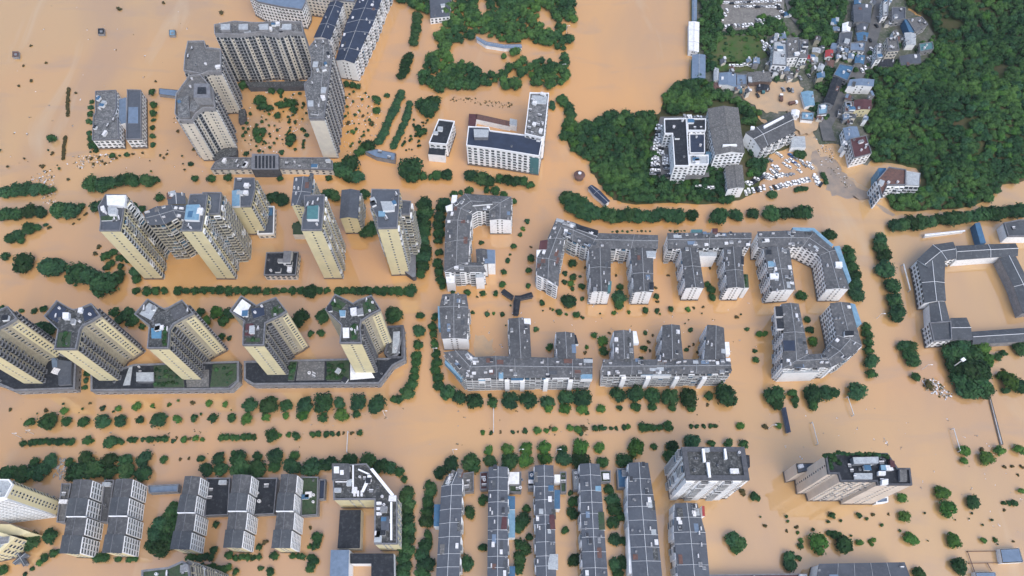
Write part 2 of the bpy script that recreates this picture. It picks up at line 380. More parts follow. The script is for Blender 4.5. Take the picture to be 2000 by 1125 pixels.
        for i in range(n-1):
            mb.face([(A[i].x,A[i].y,h),(A[i+1].x,A[i+1].y,h),(Rg[i+1].x,Rg[i+1].y,h+rise),(Rg[i].x,Rg[i].y,h+rise)],roof)
            mb.face([(B_[i+1].x,B_[i+1].y,h),(B_[i].x,B_[i].y,h),(Rg[i].x,Rg[i].y,h+rise),(Rg[i+1].x,Rg[i+1].y,h+rise)],roof)
            for (a,b) in ((A[i],A[i+1]),(B_[i+1],B_[i])): mb.face([(a.x,a.y,h-.35),(b.x,b.y,h-.35),(b.x,b.y,h),(a.x,a.y,h)],'trim_grey')
        s.ro=mb.build('roof', s.root)
        if ridge:
            mb=MB()
            def bar(p,q,zp,zq,w_):
                d=(q-p); 
                if d.length<.1: return
                d.normalize(); k=Vector((-d.y,d.x))*w_
                f=[(p-k,zp),(q-k,zq),(q+k,zq),(p+k,zp)]
                mb.face([(v.x,v.y,z_+.22) for v,z_ in f],line_m)
                mb.face([(f[0][0].x,f[0][0].y,zp),(f[1][0].x,f[1][0].y,zq),(f[1][0].x,f[1][0].y,zq+.22),(f[0][0].x,f[0][0].y,zp+.22)],line_m)
                mb.face([(f[2][0].x,f[2][0].y,zq),(f[3][0].x,f[3][0].y,zp),(f[3][0].x,f[3][0].y,zp+.22),(f[2][0].x,f[2][0].y,zq+.22)],line_m)
            for i in range(n-1): bar(Rg[i],Rg[i+1],h+rise,h+rise,.11)
            mb.build('ridge_cap', s.root).parent=s.ro; mb=MB()
            for i in range(n-1):
                L=(Rg[i+1]-Rg[i]).length; m=max(1,int(L/lines))
                for k in range(0 if i else 1, m):
                    t=(k+s.rnd.uniform(-.22,.22)*(k>0))/m; r=Rg[i].lerp(Rg[i+1],t); bar(A[i].lerp(A[i+1],t),r,h,h+rise,.08); bar(r,B_[i].lerp(B_[i+1],t),h+rise,h,.08); mb.build('fire_wall_ridge', s.root).parent=s.ro; mb=MB()
        for i in range(n-1):
            s.facade(WA[i],WA[i+1],base,h-.3,outer,bayw); s.facade(WB[i+1],WB[i],base,h-.3,inner,bayw)
        s.facade(WB[0],WA[0],base,h-.3,end0); s.facade(WA[-1],WB[-1],base,h-.3,end1)
        if clutter:
            for k in range(int(clutter*2.3)):
                i=s.rnd.randrange(n-1); t=s.rnd.random(); u=s.rnd.choice([s.rnd.uniform(.08,.35),s.rnd.uniform(.65,.92)])
                a=A[i].lerp(A[i+1],t); b=B_[i].lerp(B_[i+1],t); p=a.lerp(b,u); z=h+rise*(1-abs(u-.5)*2)
                rot=math.atan2((Rg[i+1]-Rg[i]).y,(Rg[i+1]-Rg[i]).x); mb=MB(); q=s.rnd.random()
                if q<.3: mb.box(p.x,p.y,z-.9,s.rnd.uniform(2.5,6),s.rnd.uniform(1.8,3.2),1.15,'trim_grey',rot,s.rnd.choice(['roof_old','roof_charcoal','roof_pale','roof_steel','roof_moss','roof_rust'])); nm='sheet_patch'
                elif q<.55: mb.box(p.x,p.y,z-.4,s.rnd.uniform(1.6,3),s.rnd.uniform(1.4,2.2),1.3,'wall_white',rot,s.rnd.choice(['unit_dark','unit_white','unit_grey'])); nm='dormer'
                elif q<.8: mb.box(p.x,p.y,z-.4,1.8,1.0,1.2,'unit_white',rot,'unit_grey'); mb.box(p.x,p.y,z+.8,1.9,.4,.3,'unit_white',rot); nm='solar_heater'
                else: mb.box(p.x,p.y,z-.4,.8,.8,1.6,'unit_white',rot); mb.box(p.x,p.y,z+1.2,1.0,1.0,.12,'unit_grey',rot); nm='chimney'
                mb.build(nm, s.root).parent=s.ro
ORD=['','second','third','fourth','fifth','sixth','seventh','eighth','ninth','tenth','eleventh','twelfth','thirteenth','fourteenth','fifteenth','sixteenth','seventeenth','eighteenth','nineteenth','twentieth']
TENS=['','','twenty','thirty','forty','fifty','sixty','seventy','eighty','ninety']
def ordw(i,n=0):
    if i==0: return 'first'
    if i<20: return ORD[i]
    t,u=divmod(i+1,10)
    if t>9: return '%dth'%(i+1)
    return (TENS[t][:-1]+'ieth') if u==0 else TENS[t]+'-'+('first' if u==1 else ORD[u-1])
def crown_data(seed, lobes=7, sub=1, leaves=330, spread=.55, flat=.8, leaf=.13):
    rr=random.Random(seed); bm=bmesh.new(); bmesh.ops.create_icosphere(bm,subdivisions=sub,radius=1.0)
    iv=np.array([v.co[:] for v in bm.verts]); ifc=[tuple(v.index for v in f.verts) for f in bm.faces]; bm.free()
    L=[]
    for k in range(lobes):
        a=k/lobes*6.283*1.0+rr.uniform(-.3,.3); r=spread*rr.uniform(.75,1.15) if k else .05
        L.append((r*math.cos(a),r*math.sin(a),rr.uniform(-.12,.18)*flat+(.25 if k==0 else 0),rr.uniform(.32,.56) if k else .62))
    V=[];F=[];k=0
    for (x,y,z,r) in L:
        j=np.array([[1+rr.uniform(-.16,.12)] for _ in iv]); v=iv*j*r*.93*np.array((1,1,.85))+np.array((x,y,z))
        V+=v.tolist(); F+=[tuple(i+k for i in f) for f in ifc]; k+=len(iv)
    n=0
    while n<leaves:
        x,y,z,r=rr.choice(L); d=Vector((rr.gauss(0,1),rr.gauss(0,1),rr.gauss(.25,1))).normalized()
        p=Vector((x,y,z))+Vector((d.x*r,d.y*r,d.z*r*.85))*(rr.uniform(.92,1.12) if rr.random()<.85 else rr.uniform(1.1,1.4))
        if any((p-Vector(q[:3])).length<q[3]*.85 for q in L): continue
        n+=1; nn=(d+Vector((rr.uniform(-.7,.7),rr.uniform(-.7,.7),rr.uniform(-.2,.9)))).normalized(); u=nn.orthogonal().normalized(); w_=nn.cross(u); a=rr.uniform(0,6.28); u,w_=u*math.cos(a)+w_*math.sin(a),w_*math.cos(a)-u*math.sin(a)
        s=leaf*rr.uniform(.6,1.3)
        V+=[tuple(p-u*s-w_*s*.5),tuple(p+u*s*.3-w_*s*.7),tuple(p+u*s+w_*s*.4),tuple(p-u*s*.2+w_*s*.8)]; F.append((k,k+1,k+2,k+3)); k+=4
    return V,F
CRB=[crown_data(300+i,5,1,120,.5,.8,.18) for i in range(4)]
# ---------------------------------------------------------------- water and land
def sheet(name, px, z, m, kind='structure', ragged=0, seed=1):
    rr=random.Random(seed); pts=ccw([P(x,y,z) for x,y in px])
    if ragged:
        out=[]; n=len(pts)
        for i in range(n):
            a,b=pts[i],pts[(i+1)%n]; k=max(1,int((b-a).length/3))
            for j in range(k): out.append(a.lerp(b,j/k)+Vector((rr.uniform(-1,1),rr.uniform(-1,1)))*ragged)
        pts=out
    me=bpy.data.meshes.new(name); bm=bmesh.new(); f=bm.faces.new([bm.verts.new((p.x,p.y,z)) for p in pts]); bmesh.ops.triangulate(bm,faces=[f]); bm.to_mesh(me); bm.free(); me.materials.append(MATS[m])
    return tag(link(name,me),kind=kind)
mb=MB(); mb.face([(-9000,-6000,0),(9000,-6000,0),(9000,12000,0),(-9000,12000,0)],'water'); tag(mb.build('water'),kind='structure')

def hills(name, px, maxh, slope, m, step=7, base=.3, seed=3):
    """terrain inside the outline, rising from its edge"""
    poly=[(p.x,p.y) for p in (P(x,y,0) for x,y in px)]; A=np.array(poly); B_=np.roll(A,-1,axis=0)
    x0,y0=A.min(0)-step*2; x1,y1=A.max(0)+step*2
    def dist(x,y):
        d=B_-A; t=np.clip(((x-A[:,0])*d[:,0]+(y-A[:,1])*d[:,1])/((d**2).sum(1)+1e-9),0,1)
        r=np.hypot(A[:,0]+d[:,0]*t-x, A[:,1]+d[:,1]*t-y).min(); return r if inside(x,y,poly) else -r
    def H(x,y,dd=None):
        d=dist(x,y) if dd is None else dd
        if d<0: return max(-2, d*.6)
        hh=maxh*(1-math.exp(-d*slope/maxh)); return base+hh+hh*.16*math.sin(x*.031+seed)*math.cos(y*.037+seed*2)
    nx=int((x1-x0)/step)+1; ny=int((y1-y0)/step)+1; V=[];keep={}
    for j in range(ny):
        for i in range(nx): x=x0+i*step; y=y0+j*step; V.append((x,y,H(x,y)))
    F=[]
    for j in range(ny-1):
        for i in range(nx-1):
            q=(j*nx+i,j*nx+i+1,(j+1)*nx+i+1,(j+1)*nx+i)
            if max(V[k][2] for k in q)>-1.9: F.append(q)
    me=mesh_from(name,V,F,None,[m]); me.polygons.foreach_set('use_smooth',[True]*len(me.polygons)); tag(link(name,me),kind='structure')
    return H, poly
HILL=[(1760,-150),(2380,-150),(2380,335),(2060,345),(2000,352),(1955,362),(1930,392),(1870,410),(1820,410),(1785,414),(1742,412),(1735,388),(1800,368),(1798,328),(1745,320),(1700,318),(1698,280),(1688,240),(1700,215),(1706,180),(1690,150),(1705,138),(1800,130),(1830,80),(1800,30),(1765,10)]
VIL=[(1362,-150),(1775,-150),(1775,20),(1815,40),(1840,90),(1805,140),(1712,150),(1712,200),(1700,250),(1712,300),(1690,330),(1660,300),(1630,280),(1600,285),(1585,262),(1590,240),(1545,262),(1500,240),(1440,200),(1395,190),(1350,165),(1352,100)]
hillH,_=hills('hill',HILL,55,.42,'soil')
vilH,_=hills('village_ground',VIL,1.2,.3,'village_soil',step=5,base=.2)
KNOLL=[(1098,240),(1140,246),(1185,228),(1285,225),(1300,185),(1330,160),(1360,155),(1400,175),(1440,200),(1475,215),(1490,240),(1548,262),(1546,290),(1505,300),(1495,340),(1478,372),(1455,388),(1420,398),(1370,400),(1310,398),(1240,400),(1215,398),(1190,385),(1165,355),(1150,330),(1150,312),(1120,300),(1100,270)]
knH,_=hills('knoll',KNOLL,7,.18,'soil',step=5)
PARK=[(775,-150),(1122,-150),(1120,50),(1103,62),(1110,80),(1107,165),(1060,176),(1030,172),(1003,184),(985,176),(940,166),(915,178),(870,178),(840,176),(820,160),(850,90),(862,50),(835,32),(800,12),(775,5)]
PARKIN=[(880,86),(905,84),(925,72),(940,70),(960,80),(1000,88),(1018,98),(990,100),(970,128),(955,140),(932,145),(915,118),(890,122),(872,118)]
sheet('courtyard_pavement',[(1290,228),(1378,226),(1385,345),(1330,352),(1288,348),(1270,290)],7.7,'asphalt')
sheet('mud_flat',[(1445,172),(1490,160),(1560,160),(1570,180),(1572,210),(1592,225),(1600,245),(1582,262),(1562,262),(1545,230),(1540,215),(1500,222),(1455,195)],1.62,'mud',ragged=1.6)
sheet('mud_shallows',[(1545,240),(1600,238),(1618,262),(1604,290),(1640,330),(1700,372),(1722,394),(1700,398),(1640,376),(1606,346),(1580,320),(1570,290),(1556,266)],.012,'mud',ragged=2.2,seed=12)
sheet('silt_plume',[(1583,300),(1600,298),(1625,310),(1650,340),(1690,372),(1712,392),(1700,394),(1665,382),(1640,386),(1612,368),(1600,345),(1590,325)],.03,'silt',ragged=2.6,seed=5)
sheet('silt_streak',[(1700,392),(1720,400),(1750,420),(1745,424),(1715,406)],.012,'silt',ragged=1,seed=6)
sheet('mud_shoal',[(930,655),(965,665),(972,690),(935,700),(928,680)],.012,'mud',ragged=2.2,seed=8)
sheet('grass_field',[(1385,72),(1400,70),(1490,68),(1500,110),(1480,118),(1400,125),(1390,118)],1.9,'grassy',ragged=1.2)
sheet('grass_bank',[(1395,125),(1460,118),(1480,130),(1470,140),(1400,138)],1.9,'grassy',ragged=1.2,seed=4)
sheet('lot_pavement',[(1408,-40),(1535,-40),(1530,30),(1525,50),(1408,62)],1.9,'concrete')
def road(name,pts,w,z,m='asphalt'):
    L=[P(x,y,z) for x,y in pts]; mb=MB()
    N=[]
    for i,p in enumerate(L):
        d=(L[min(i+1,len(L)-1)]-L[max(i-1,0)]).normalized(); N.append(Vector((-d.y,d.x))*w/2)
    for i in range(len(L)-1): mb.face([(*(L[i]-N[i]),z),(*(L[i+1]-N[i+1]),z),(*(L[i+1]+N[i+1]),z),(*(L[i]+N[i]),z)],m)
    return tag(mb.build(name),kind='structure')
road('road',[(1738,-80),(1722,0),(1710,50),(1697,95),(1690,125),(1668,155),(1645,185),(1628,215),(1612,245),(1620,275)],9.5,2.1)
road('access_road',[(1535,-10),(1545,30),(1570,60),(1600,85),(1620,100)],4,2.05)

# ---------------------------------------------------------------- buildings: northern riverside
b=Building('office_block','low white office block cut by the top edge of the photo, left of centre',(540,0),19)
b.block([(486,-60),(600,-60),(597,6),(590,20),(548,14),(505,5),(486,-6)],19,'wall_white','roof_steel','winm',bayw=3,parapet='trim_grey'); b.finish()
b=Building('office_block','pinkish white block with square windows at the top edge behind the blue roofs',(650,0),19)
b.block([(598,-60),(693,-60),(693,4),(628,-2),(598,-6)],19,'wall_bone','roof_steel','win',bayw=3,parapet='trim_grey'); b.finish()
b=Building('long_block','long slanting white block with navy roof beside the river channel at the top',(705,60),19)
b.ribbon([((772,-60),(725,-70)),((745,0),(700,-5)),((731,40),(676,45)),((692,124),(655,118))],19,'wall_white','roof_navy',rise=2,outer='mixed',inner='win',clutter=10); b.finish()
b=Building('long_block','narrow navy roofed block between the long slanting block and the grey tower',(640,50),17)
b.ribbon([((690,-40),(665,-45)),((667,16),(641,12)),((645,78),(612,74))],17,'wall_white','roof_navy',rise=2,clutter=3); b.finish()
# grey tower compound
b=Building('apartment_tower','widest grey slab tower of the northern compound with ribbed cream facade',(505,60),45,'tower')
b.block([(420,52),(460,45),(500,48),(560,45),(590,47),(593,68),(560,66),(545,72),(510,66),(470,71),(421,70)],45,'wall_grey','roof_wet','none',parapet='wall_grey',styles={j:'strip' for j in (6,7,8,9,5)},clutter=14,ph=2.2,bayw=2.7)
b.box('podium',[(478,160),(596,158),(604,168),(486,170)],-1,5,'wall_dark','roof_moss')
for x in (440,475,515,560): b.box('roof_turret',[(x-9,47),(x+9,46),(x+9,58),(x-9,58)],44,49,'wall_grey','roof_pale')
b.finish()
b=Building('apartment_tower','southern grey tower with open square turret and white gable left of the flooded courtyard',(380,200),42,'tower')
b.block([(345,186),(371,150),(392,148),(417,176),(421,213),(398,213),(384,224),(376,237),(353,237),(343,225)],42,'wall_grey','roof_old','balcg',styles={3:'strip',4:'gable2',5:'strip',6:'strip',7:'gable1',8:'strip',9:'none'},parapet='wall_grey',clutter=8,ph=1.6,bayw=3)
b.skin((376,237),(353,237),42,-1,39.5,'wall_bone','gable_wall'); b.skin((421,213),(398,213),42,-1,39.5,'wall_bone','gable_wall')
b.box('roof_step',[(346,192),(368,186),(370,228),(348,230)],42,44,'wall_grey','roof_wet'); b.box('roof_step',[(372,196),(395,198),(380,218),(370,216)],42,43.5,'wall_grey','roof_wet'); b.box('turret',[(379,163),(409,163),(411,191),(378,191)],42,49,'wall_grey','trim_grey'); b.box('turret_opening',[(386,170),(402,170),(403,183),(385,183)],49,49.3,'roof_black','roof_black')
b.box('podium',[(436,290),(462,288),(462,302),(420,312),(412,306)],-1,4,'wall_dark','roof_moss'); b.finish()
b=Building('apartment_tower','northern grey tower of the left pair, with ribbed cream wall facing the courtyard',(390,115),42,'tower')
b.block([(368,83),(400,82),(403,95),(432,98),(432,142),(408,142),(396,147),(360,140),(362,112)],42,'wall_grey','roof_old','strip',styles={4:'gable2'},parapet='wall_grey',clutter=7,ph=1.6,bayw=3)
b.skin((432,142),(408,142),42,-1,39.5,'wall_bone','gable_wall'); b.box('podium',[(466,214),(478,212),(480,234),(466,238)],-1,4,'wall_dark','roof_moss'); b.finish()
b=Building('apartment_tower','narrow grey slab tower with white patched roof right of the flooded courtyard',(622,150),42,'tower')
b.block([(616,78),(641,78),(649,110),(644,150),(640,180),(633,232),(604,232),(598,190),(594,165),(608,150),(608,110),(603,95)],42,'wall_grey','roof_wet','none',styles={1:'strip',2:'strip',3:'strip',4:'strip',0:'none'},parapet='trim_grey',clutter=22,bayw=2.6,ph=.8)
b.box('pale_roof_strip',[(619,88),(632,88),(629,150),(622,224),(606,222),(612,150)],41.8,42.5,'trim_white','roof_wet'); b.box('stair_house',[(601,196),(612,196),(612,208),(601,208)],42,46,'wall_grey','roof_pale'); b.box('stair_house',[(628,170),(638,170),(636,182),(626,182)],42,46,'wall_grey','roof_pale'); b.box('stair_house',[(612,120),(622,120),(620,131),(610,131)],42,45,'wall_grey','roof_pale'); b.skin((633,232),(604,232),42,-1,40,'wall_bone','gable_wall'); b.finish()
b=Building('gatehouse','long low gate building with dark lattice portal closing the grey tower compound',(517,318),6,'gatehouse')
b.block([(437,309),(492,309),(492,330),(412,331),(420,318)],6,'wall_bone','roof_wet','win',clutter=8,bayw=5,parapet='trim_grey'); b.block([(546,309),(640,309),(650,316),(650,332),(546,330)],6,'wall_bone','roof_wet','win',clutter=8,bayw=5,parapet='trim_grey')
b.box('portal',[(492,300),(544,301),(544,331),(491,331)],-1,9,'wall_dark','trim_grey')
for k in range(6): b.box('lattice_beam',[(498+k*7,304),(502+k*7,304),(502+k*7,328),(498+k*7,328)],9,9.4,'roof_black','roof_black')
b.finish()
# left office pair
b=Building('office_block','weathered white roofed office wing standing alone in the flood at the upper left',(205,225),10)
b.block([(187,179),(227,177),(228,210),(222,226),(231,232),(233,273),(181,274),(183,228),(187,222)],10,'wall_white','roof_wet','winm',clutter=10,bayw=4,parapet='trim_grey'); b.finish()
b=Building('office_block','slate roofed wing of the lone office pair, on its right side',(262,220),10)
b.block([(249,176),(276,177),(277,272),(247,273),(247,243),(249,207)],10,'wall_white','roof_slate','winm',parapet='trim_grey',bayw=4)
b.box('court_roof',[(251,209),(270,209),(270,241),(250,241)],9,10.4,'trim_grey','roof_steel'); b.box('linking_roof',[(230,195),(246,190),(246,240),(233,243)],-1,6.5,'trim_white','roof_steel'); b.finish()
# centre north
b=Building('school_block','small block with two black roofs left of the U shaped white school',(862,258),13)
b.block([(857,234),(888,238),(873,283),(838,280)],13,'wall_bright','roof_black','winm',bayw=4,clutter=2); b.box('lower_roof',[(838,288),(870,290),(869,304),(836,301)],-1,8,'wall_bright','roof_black'); b.finish()
b=Building('school_building','U shaped white school with navy roof and long window rows beside the channel',(985,270),21,'school')
b.block([(915,248),(955,250),(957,256),(1060,269),(1053,306),(968,292),(911,285)],21,'wall_bright','roof_navy','winm',styles={4:'winm',5:'winm',6:'winm'},bayw=4.2,clutter=2)
b.block([(1035,182),(1072,183),(1063,268),(1057,270),(1025,262)],24,'wall_bright','roof_wet','winm',clutter=16,wname='wing_wall')
b.box('roof_pool',[(1039,186),(1069,187),(1067,203),(1038,202)],24,24.4,'trim_white','roof_pale'); b.box('stair_house',[(925,252),(955,253),(953,268),(926,268)],20,24,'trim_grey','roof_pale')
b.skin((1053,306),(968,292),21,0,19,'roof_teal','green_stair_screen',.0,.2,.25)
b.box('arcade_roof',[(916,222),(932,223),(928,250),(914,250)],-1,5,'wall_white','roof_maroon'); b.box('arcade_roof',[(930,222),(998,237),(996,247),(930,233)],-1,5,'wall_white','roof_rust'); b.box('arcade_roof',[(996,231),(1010,234),(1009,246),(995,243)],-1,6,'wall_white','roof_pale'); b.finish()
b=Building('park_house','dark blue roofed house under the trees at the top edge',(860,15),6,'house'); b.block([(838,-6),(882,-6),(878,32),(840,36)],6,'wall_white','roof_slate','win',parapet=None,clutter=3); b.finish()
b=Building('covered_walk','narrow grey blue roof strip crossing the park clearing',(960,85),4,'walkway'); b.ribbon([((930,70),(930,76)),((950,81),(948,88)),((985,87),(985,94)),((1018,86),(1020,93))],4,'wall_white','roof_steel',rise=.6,outer='none',inner='none',end0='none',end1='none'); b.finish()
b=Building('market_shed','blue roofed shed at the foot of the two parallel hedges',(740,302),4,'shed'); b.block([(712,296),(735,291),(773,299),(771,314),(735,307)],4,'wall_grey','roof_steel','none',parapet=None,clutter=2); b.finish()
b=Building('jetty_roof','short blue grey canopy left of the northern grey tower',(330,178),3,'canopy'); b.block([(310,172),(350,176),(348,189),(310,184)],3,'wall_grey','roof_steel','none',parapet=None); b.finish()
for nm,lb,x,y,m in (('hut','tiny dark roofed hut alone in the upper left floodwater',197,61,'roof_black'),('hut','tiny pale blue roofed hut in the upper left floodwater',336,64,'roof_sky'),('hut','tiny rusty roofed hut near the left edge of the upper flood',30,106,'roof_rust')):
    b=Building(nm,lb,(x,y),2.5,'hut'); b.block([(x-6,y-6),(x+6,y-6),(x+6,y+5),(x-6,y+5)],2.5,'wall_grey',m,'none',parapet=None); b.box('roof_patch',[(x-2,y-2),(x+3,y-2),(x+3,y+2),(x-2,y+2)],2.4,2.8,'unit_grey','unit_grey'); b.finish()
# river east bank
b=Building('boathouse','long white roofed hall on the east bank of the wide channel',(1355,70),6,'hall'); b.ribbon([((1345,42),(1366,43)),((1345,98),(1365,102))],6,'wall_white','roof_white',rise=.6,outer='none',inner='none',lines=9); b.finish()
b=Building('warehouse','blue grey roofed warehouse below the white hall on the east bank',(1365,130),6,'warehouse'); b.ribbon([((1352,107),(1378,107)),((1351,153),(1378,153))],6,'roof_teal','roof_steel',rise=1,outer='none',inner='none',end0='none',end1='none'); b.finish()
b=Building('warehouse','thin teal roofed shed above the white hall on the east bank',(1356,20),5,'warehouse'); b.ribbon([((1352,-40),(1362,-40)),((1352,41),(1361,41))],5,'roof_teal','roof_steel',rise=.5,outer='none',inner='none',end0='none',end1='none'); b.finish()
# hospital on the knoll
b=Building('hospital_block','hospital block with stepped black roofs and white end wall on the wooded knoll',(1325,280),22,'hospital')
b.block([(1297,233),(1340,232),(1342,262),(1344,300),(1346,325),(1317,325),(1313,262),(1298,262)],22,'wall_bright','roof_black','win',base=7,clutter=5,styles={5:'gable2',6:'winm',7:'winm'})
b.block([(1342,233),(1378,233),(1378,256),(1343,256)],19,'wall_bright','roof_black','win',base=7,wname='wing_wall',clutter=3)
b.block([(1346,262),(1376,262),(1376,300),(1347,300)],16,'wall_white','roof_navy','win',base=7,wname='wing_wall',clutter=3)
b.block([(1346,304),(1383,304),(1383,322),(1347,322)],19,'wall_bright','roof_pale','win',base=7,wname='wing_wall',clutter=5); b.box('blue_canopy',[(1379,296),(1392,296),(1392,308),(1379,308)],7,14,'roof_sky','roof_sky'); b.finish()
b=Building('hospital_hall','largest grey gabled hall with stained roof in the middle of the hospital',(1418,255),22,'hospital')
b.ribbon([((1382,212),(1442,210)),((1386,250),(1447,248)),((1397,303),(1455,299))],22,'wall_bright','roof_old',rise=2.5,outer='winm',inner='winm',end1='win',lines=60,base=7,line_m='roof_old'); b.box('skylight',[(1412,282),(1438,281),(1440,284),(1412,285)],22,24.9,'trim_white','trim_white'); b.finish()
b=Building('hospital_hall','slanting grey gabled hall with white roof lights right of the largest hospital hall',(1500,255),15,'hospital')
b.ribbon([((1455,259),(1486,292)),((1478,248),(1500,284)),((1543,218),(1554,256))],15,'wall_bright','roof_grey',rise=2.2,outer='none',inner='balc',lines=40,line_m='trim_white',base=2,bayw=4); b.box('roof_light',[(1491,246),(1530,226),(1532,229),(1493,250)],16,17.3,'trim_white','trim_white'); b.box('roof_light',[(1467,246),(1474,247),(1474,251),(1467,251)],15,17,'trim_white','trim_white')
b.box('terrace_deck',[(1548,266),(1572,266),(1574,288),(1545,288)],0,5,'wall_white','roof_pale'); b.finish()
b=Building('hospital_house','small grey gabled hospital house next to the parked cars',(1435,345),12,'house')
b.ribbon([((1416,325),(1450,322)),((1421,370),(1455,367))],12,'wall_bright','roof_old',rise=1.4,outer='win',inner='win',base=4,line_m='roof_old'); b.finish()
b=Building('pavilion','bent navy roofed waterside pavilion below the wooded knoll',(1168,380),4,'pavilion'); b.ribbon([((1157,361),(1148,366)),((1171,371),(1159,380)),((1192,393),(1182,400))],4,'wall_white','roof_navy',rise=1,outer='none',inner='none',end0='none',end1='none'); b.finish()
b=Building('round_kiosk','round dark thatched kiosk alone in the water west of the knoll',(1132,340),4,'kiosk'); p=P(1132,341,4)
mb=MB(); mb.prism([(p.x+3.2*math.cos(t*.5236),p.y+3.2*math.sin(t*.5236)) for t in range(12)],-1,4,'wall_brown'); mb.build('wall',b.root); mb=MB()
for t in range(12):
    a0,a1=t*.5236,(t+1)*.5236; mb.face([(p.x+4.2*math.cos(a0),p.y+4.2*math.sin(a0),3.7),(p.x+4.2*math.cos(a1),p.y+4.2*math.sin(a1),3.7),(p.x+1.2*math.cos(a1),p.y+1.2*math.sin(a1),5.2),(p.x+1.2*math.cos(a0),p.y+1.2*math.sin(a0),5.2)],'roof_rust')
mb.build('roof',b.root); mb=MB(); mb.prism([(p.x+1.3*math.cos(t*.5236),p.y+1.3*math.sin(t*.5236)) for t in range(12)],5,5.9,'unit_grey','unit_white'); mb.build('cupola',b.root)
